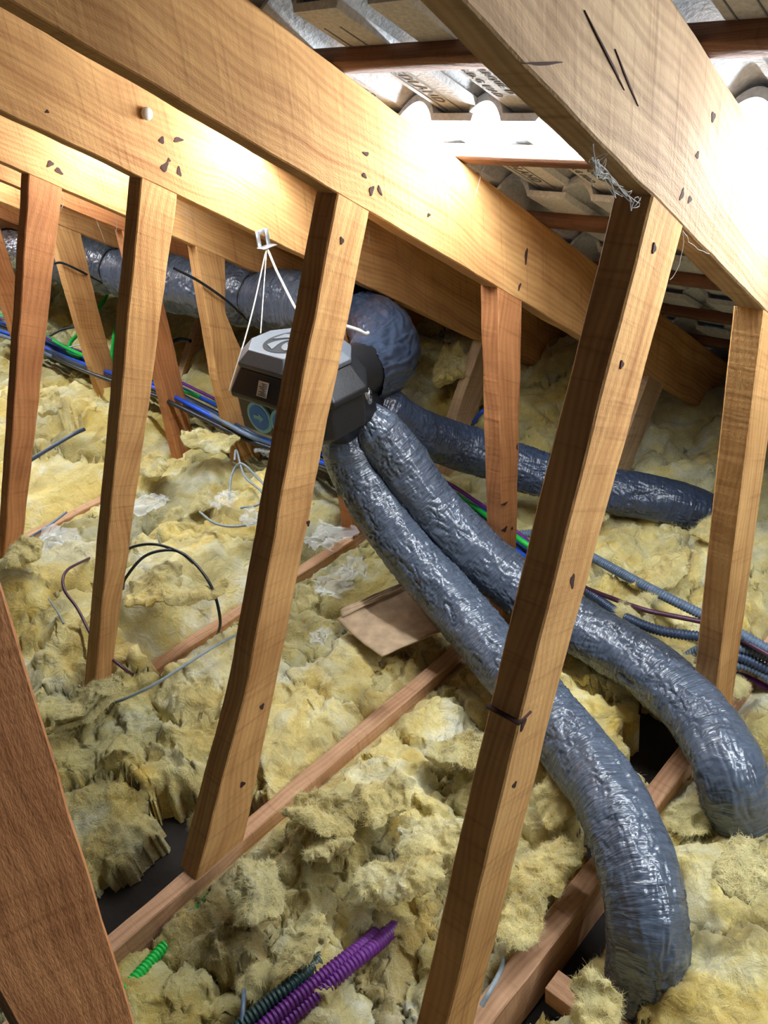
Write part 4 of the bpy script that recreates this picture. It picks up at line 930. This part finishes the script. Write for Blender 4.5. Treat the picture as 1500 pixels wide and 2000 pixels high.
rope('cable', pZ([(90, 660, .2), (120, 644, .22), (150, 638, .22)]), 0.006, M['c_black'], 'black cable at the foot of the far left web timber', 'cable')
rope('cable', pZ([(124, 680, .22), (150, 675, .23), (175, 674, .22)]), 0.003, M['c_white'], 'thin white cable above the green one at left', 'cable')
rope('cable', pZ([(772, 740, .2), (778, 715, .26), (768, 760, .15), (790, 775, .1)]), 0.006, M['c_blue'], 'blue cable hanging beside the elbow bag', 'cable')
rope('cable', pZ([(925, 825, .15), (940, 805, .2), (955, 797, .2)]), 0.007, M['c_blue'], 'short blue cable by the notched upright strut', 'cable')
rope('cable', pZ([(326, 672, .22), (350, 663, .22), (372, 666, .22)]), 0.009, M['c_navy'], 'navy cable behind the left leaning strut', 'cable')

# ---------------------------------------------------------------- loose things
def sheet(name, corners, z_list, mat, thick, label, cat, n=24, bend=0.0, seed=0):
    C4 = [at_z(x, y, z) for (x, y), z in zip(corners, z_list)]; g = np.linspace(0, 1, n); V = []
    for s_ in g:
        for t in g:
            p = (C4[0]*(1-s_)+C4[1]*s_)*(1-t)+(C4[3]*(1-s_)+C4[2]*s_)*t; p = p.copy()
            p[2] += bend*math.sin(s_*math.pi)+0.003*noise3(np.array([[s_*4, t*4, seed+0.5]]))[0]; V.append(p)
    F = [(i*n+j, (i+1)*n+j, (i+1)*n+j+1, i*n+j+1) for i in range(n-1) for j in range(n-1)]
    o = mesh(name, V, F, mat); m = o.modifiers.new('solid', 'SOLIDIFY'); m.thickness = thick; tag(o, label, cat); return o
sheet('cardboard_sheet', [(658, 1208), (745, 1280), (860, 1232), (790, 1140)], [.075, .07, .07, .085], M['card'], 0.004, 'brown cardboard sheet with a folded edge lying on the wool under the big duct', 'cardboard', bend=-0.008)
cs = bpy.data.objects.get('cardboard_sheet')
o = sheet('folded_edge', [(664, 1190), (668, 1204), (790, 1148), (782, 1138)], [.092, .082, .088, .098], M['card'], 0.003, None, None); o.parent = cs; o.location = o.location-cs.location
films = [(110, 1060, .06, .10, 'crumpled clear plastic film on the grey wool at left', 1), (150, 1110, .06, .07, 'clear plastic film scrap just above the maroon cable', 2), (290, 985, .09, .08, 'clear film strip beside the left leaning strut', 3),
         (435, 975, .14, .06, 'clear film under the coiled grey cable', 4), (640, 1045, .05, .09, 'clear film sheet by the joist right of the central strut', 5), (650, 1140, .06, .07, 'clear film scrap right of the central strut above the cardboard', 6),
         (690, 1110, .04, .06, 'dusty clear film behind the cardboard', 7), (520, 880, .12, .05, 'clear film scrap below the fan unit', 8), (625, 1240, .07, .03, 'tiny clear film flake on the flat batt', 9), (490, 1010, .15, .05, 'clear film scrap inside the grey cable coil', 10)]
for x, y, z, s, lab, sd in films:
    crumple('plastic_film', at_z(x, y, z+0.016), (s*0.9, s*0.7, 0.05), M['clear'], lab, 'plastic film', sd*1.7, n=50, amp=0.42, rot=sd, fr=0.55)

# nail holes and knots cut in the rafters; each is a small dark hollow plug on the face
def plug(par, v, x, y, a, b, rot, nm='nail_hole'):
    c = at_v(x, y, v-0.0008); k = 14
    A = []; B = []
    for q in range(k):
        t = q*2*math.pi/k; rr = 1+0.25*math.sin(3*t+x); du, dz = a*rr*math.cos(t), b*rr*math.sin(t)
        A.append((c[0]+du*math.cos(rot)-dz*math.sin(rot), v+0.002, c[2]+du*math.sin(rot)+dz*math.cos(rot))); B.append((A[-1][0], v-0.0012, A[-1][2]))
    loft(nm, [A, B], M['dirt'], par, bev=0)
for x, y, a, b, r in [(712, 343, .006, .003, -.8), (726, 372, .008, .005, 1), (742, 372, .009, .003, -1.2), (715, 300, .007, .003, -.4), (838, 420, .004, .003, 0), (1028, 500, .016, .004, 1.4), (1015, 560, .008, .003, 1)]: plug(rafters[1], TR[1], x, y, a, b, r)
for x, y, a, b, r in [(1393, 228, .006, .005, -1), (1332, 380, .007, .004, 1), (1347, 390, .005, .004, 0), (1362, 303, .004, .004, 0), (1185, 105, .050, .0011, -.78), (1225, 155, .035, .0010, -.86), (1062, 124, .028, .0014, -.1)]: plug(rafters[0], TR[0], x, y, a, b, r)
for x, y, a, b, r in [(316, 274, .007, .006, 1), (348, 273, .012, .005, -.1), (322, 326, .011, .007, .6), (350, 335, .005, .010, 0), (330, 313, .004, .004, 0), (92, 218, .004, .003, 0)]: plug(rafters[2], TR[2], x, y, a, b, r)
for x, y, a, b, r in [(98, 320, .010, .007, .3), (115, 334, .012, .006, -.8)]: plug(rafters[3], TR[3], x, y, a, b, r)
for x, y, a, b, r in [(602, 1022, .006, .004, 1.5), (512, 1380, .006, .005, 1), (474, 1532, .006, .006, 0), (668, 470, .004, .006, 0)]: plug(PO[1], TR[1], x, y, a, b, r, 'knot')
for x, y, a, b, r in [(1062, 1415, .009, .005, 1), (1045, 1533, .005, .005, 0), (1118, 1135, .005, .011, 0), (1278, 485, .004, .006, 0), (1215, 712, .004, .005, 0)]: plug(PO[0], TR[0], x-(40 if y > 1300 else 0), y, a, b, r, 'knot')
for x, y, a, b, r in [(988, 1034, .010, .007, 0), (1002, 1032, .004, .005, 1), (988, 984, .012, .003, -.2), (1012, 873, .003, .008, 0)]: plug(QO[1], TR[1], x-2, y, a, b, r, 'knot')
q = at_v(1020, 1404, TR[0]); mesh('saw_cut', box_pts((q[0]+0.003, TR[0]+0.024, q[2]), (0.030, 0.054, 0.0024)), BOXF, M['dirt'], PO[0], smooth=False)
c = at_v(287, 222, TR[2]-0.008)
ths = np.linspace(0, 2*np.pi, 20, endpoint=False); V = []; 
for ph in np.linspace(0.05, np.pi-0.05, 12):
    for t in ths: V.append((c[0]+0.012*math.sin(ph)*math.cos(t), c[1]+0.011*math.cos(ph), c[2]+0.013*math.sin(ph)*math.sin(t)))
F = [(i*20+k, i*20+(k+1) % 20, (i+1)*20+(k+1) % 20, (i+1)*20+k) for i in range(11) for k in range(20)]
tag(mesh('spider_cocoon', V, F, M['cord']), 'small round white spider cocoon on the warm orange rafter at upper left', 'cocoon')

# cobwebs: threads strung between neighbouring timbers
def cobweb(name, lines, label, r=0.00035, fuzz=0):
    rg = np.random.default_rng(len(label)); ex = []
    for k in range(fuzz):
        for L in lines:
            L = np.array(L); q = rg.integers(0, len(L)-1); a_, b_ = L[q], L[q+1]; t0 = rg.random(); p = a_+(b_-a_)*t0
            ex.append([p, p+rg.normal(size=3)*0.010, p+(b_-a_)*0.3+rg.normal(size=3)*0.006, p+(b_-a_)*0.6+rg.normal(size=3)*0.004])
    lines = list(lines)+ex
    root = None; Vs = []; Fs = []; base = 0
    for L in lines:
        P_ = np.array(L); P_, s_ = resample(catmull(P_, 8), 0.006); P_ = P_+0.0022*np.stack([noise3(P_*70+q*9) for q in range(3)], 1)
        V, F, uv = tube_mesh(P_, r*(1+0.9*np.abs(noise3(P_*160))), 5, s_); Vs.append(V); Fs.append(F+base); base += len(V)
    return tag(mesh(name, np.vstack(Vs), np.vstack(Fs), M['web']), label, 'cobweb')
cw = lambda v, L: [at_v(x, y, v) for x, y in L]
cobweb('cobweb', [cw(TR[1]-.01, [(1020, 322), (1018, 345), (1016, 383)]), cw(TR[1]-.01, [(1012, 378), (1016, 385), (1020, 376)]), cw(TR[1]-.01, [(948, 326), (940, 340), (928, 385)]), cw(TR[1]-.01, [(948, 332), (985, 322), (1015, 318)])], 'cobweb threads dangling from the batten under the glowing strip')
cobweb('cobweb', [cw(TR[0]-.004, [(1155, 312), (1175, 335), (1200, 350), (1222, 378), (1238, 392)]), cw(TR[0]-.006, [(1160, 315), (1172, 342), (1198, 356), (1225, 385)]), cw(TR[0]-.002, [(1165, 318), (1180, 330), (1208, 362), (1232, 390)])], 'thick pale cobweb along the underside of the nearest rafter', r=0.00035, fuzz=7)
cobweb('cobweb', [cw(TR[0]-.01, [(1334, 450), (1333, 490), (1322, 530), (1310, 545)]), cw(TR[0]-.01, [(1334, 452), (1352, 478), (1372, 490), (1385, 495)])], 'single cobweb thread hanging right of the nearest strut top')
cobweb('cobweb', [cw(TR[2]-.02, [(765, 445), (780, 490), (798, 525), (812, 495)]), cw(TR[2]-.02, [(728, 425), (745, 440), (770, 440), (800, 470)]), cw(TR[2]-.02, [(722, 440), (720, 480)])], 'cobweb strung beside the top of the central strut')
cobweb('cobweb', [cw(TR[3]-.02, [(352, 395), (372, 430), (385, 450), (395, 478)]), cw(TR[3]-.02, [(350, 410), (366, 430), (365, 470)]), cw(TR[3]-.02, [(360, 398), (385, 425), (405, 428), (412, 412)]), cw(TR[3]-.02, [(345, 420), (370, 415), (390, 445)])], 'cobweb behind the top of the left leaning strut')
cobweb('cobweb', [cw(TR[4]-.004, [(155, 385), (185, 425), (198, 455), (205, 475)]), cw(TR[4]-.004, [(120, 372), (125, 395), (118, 412)]), cw(TR[4]-.004, [(222, 418), (228, 440), (227, 450)])], 'cobweb threads near the far left strut top')
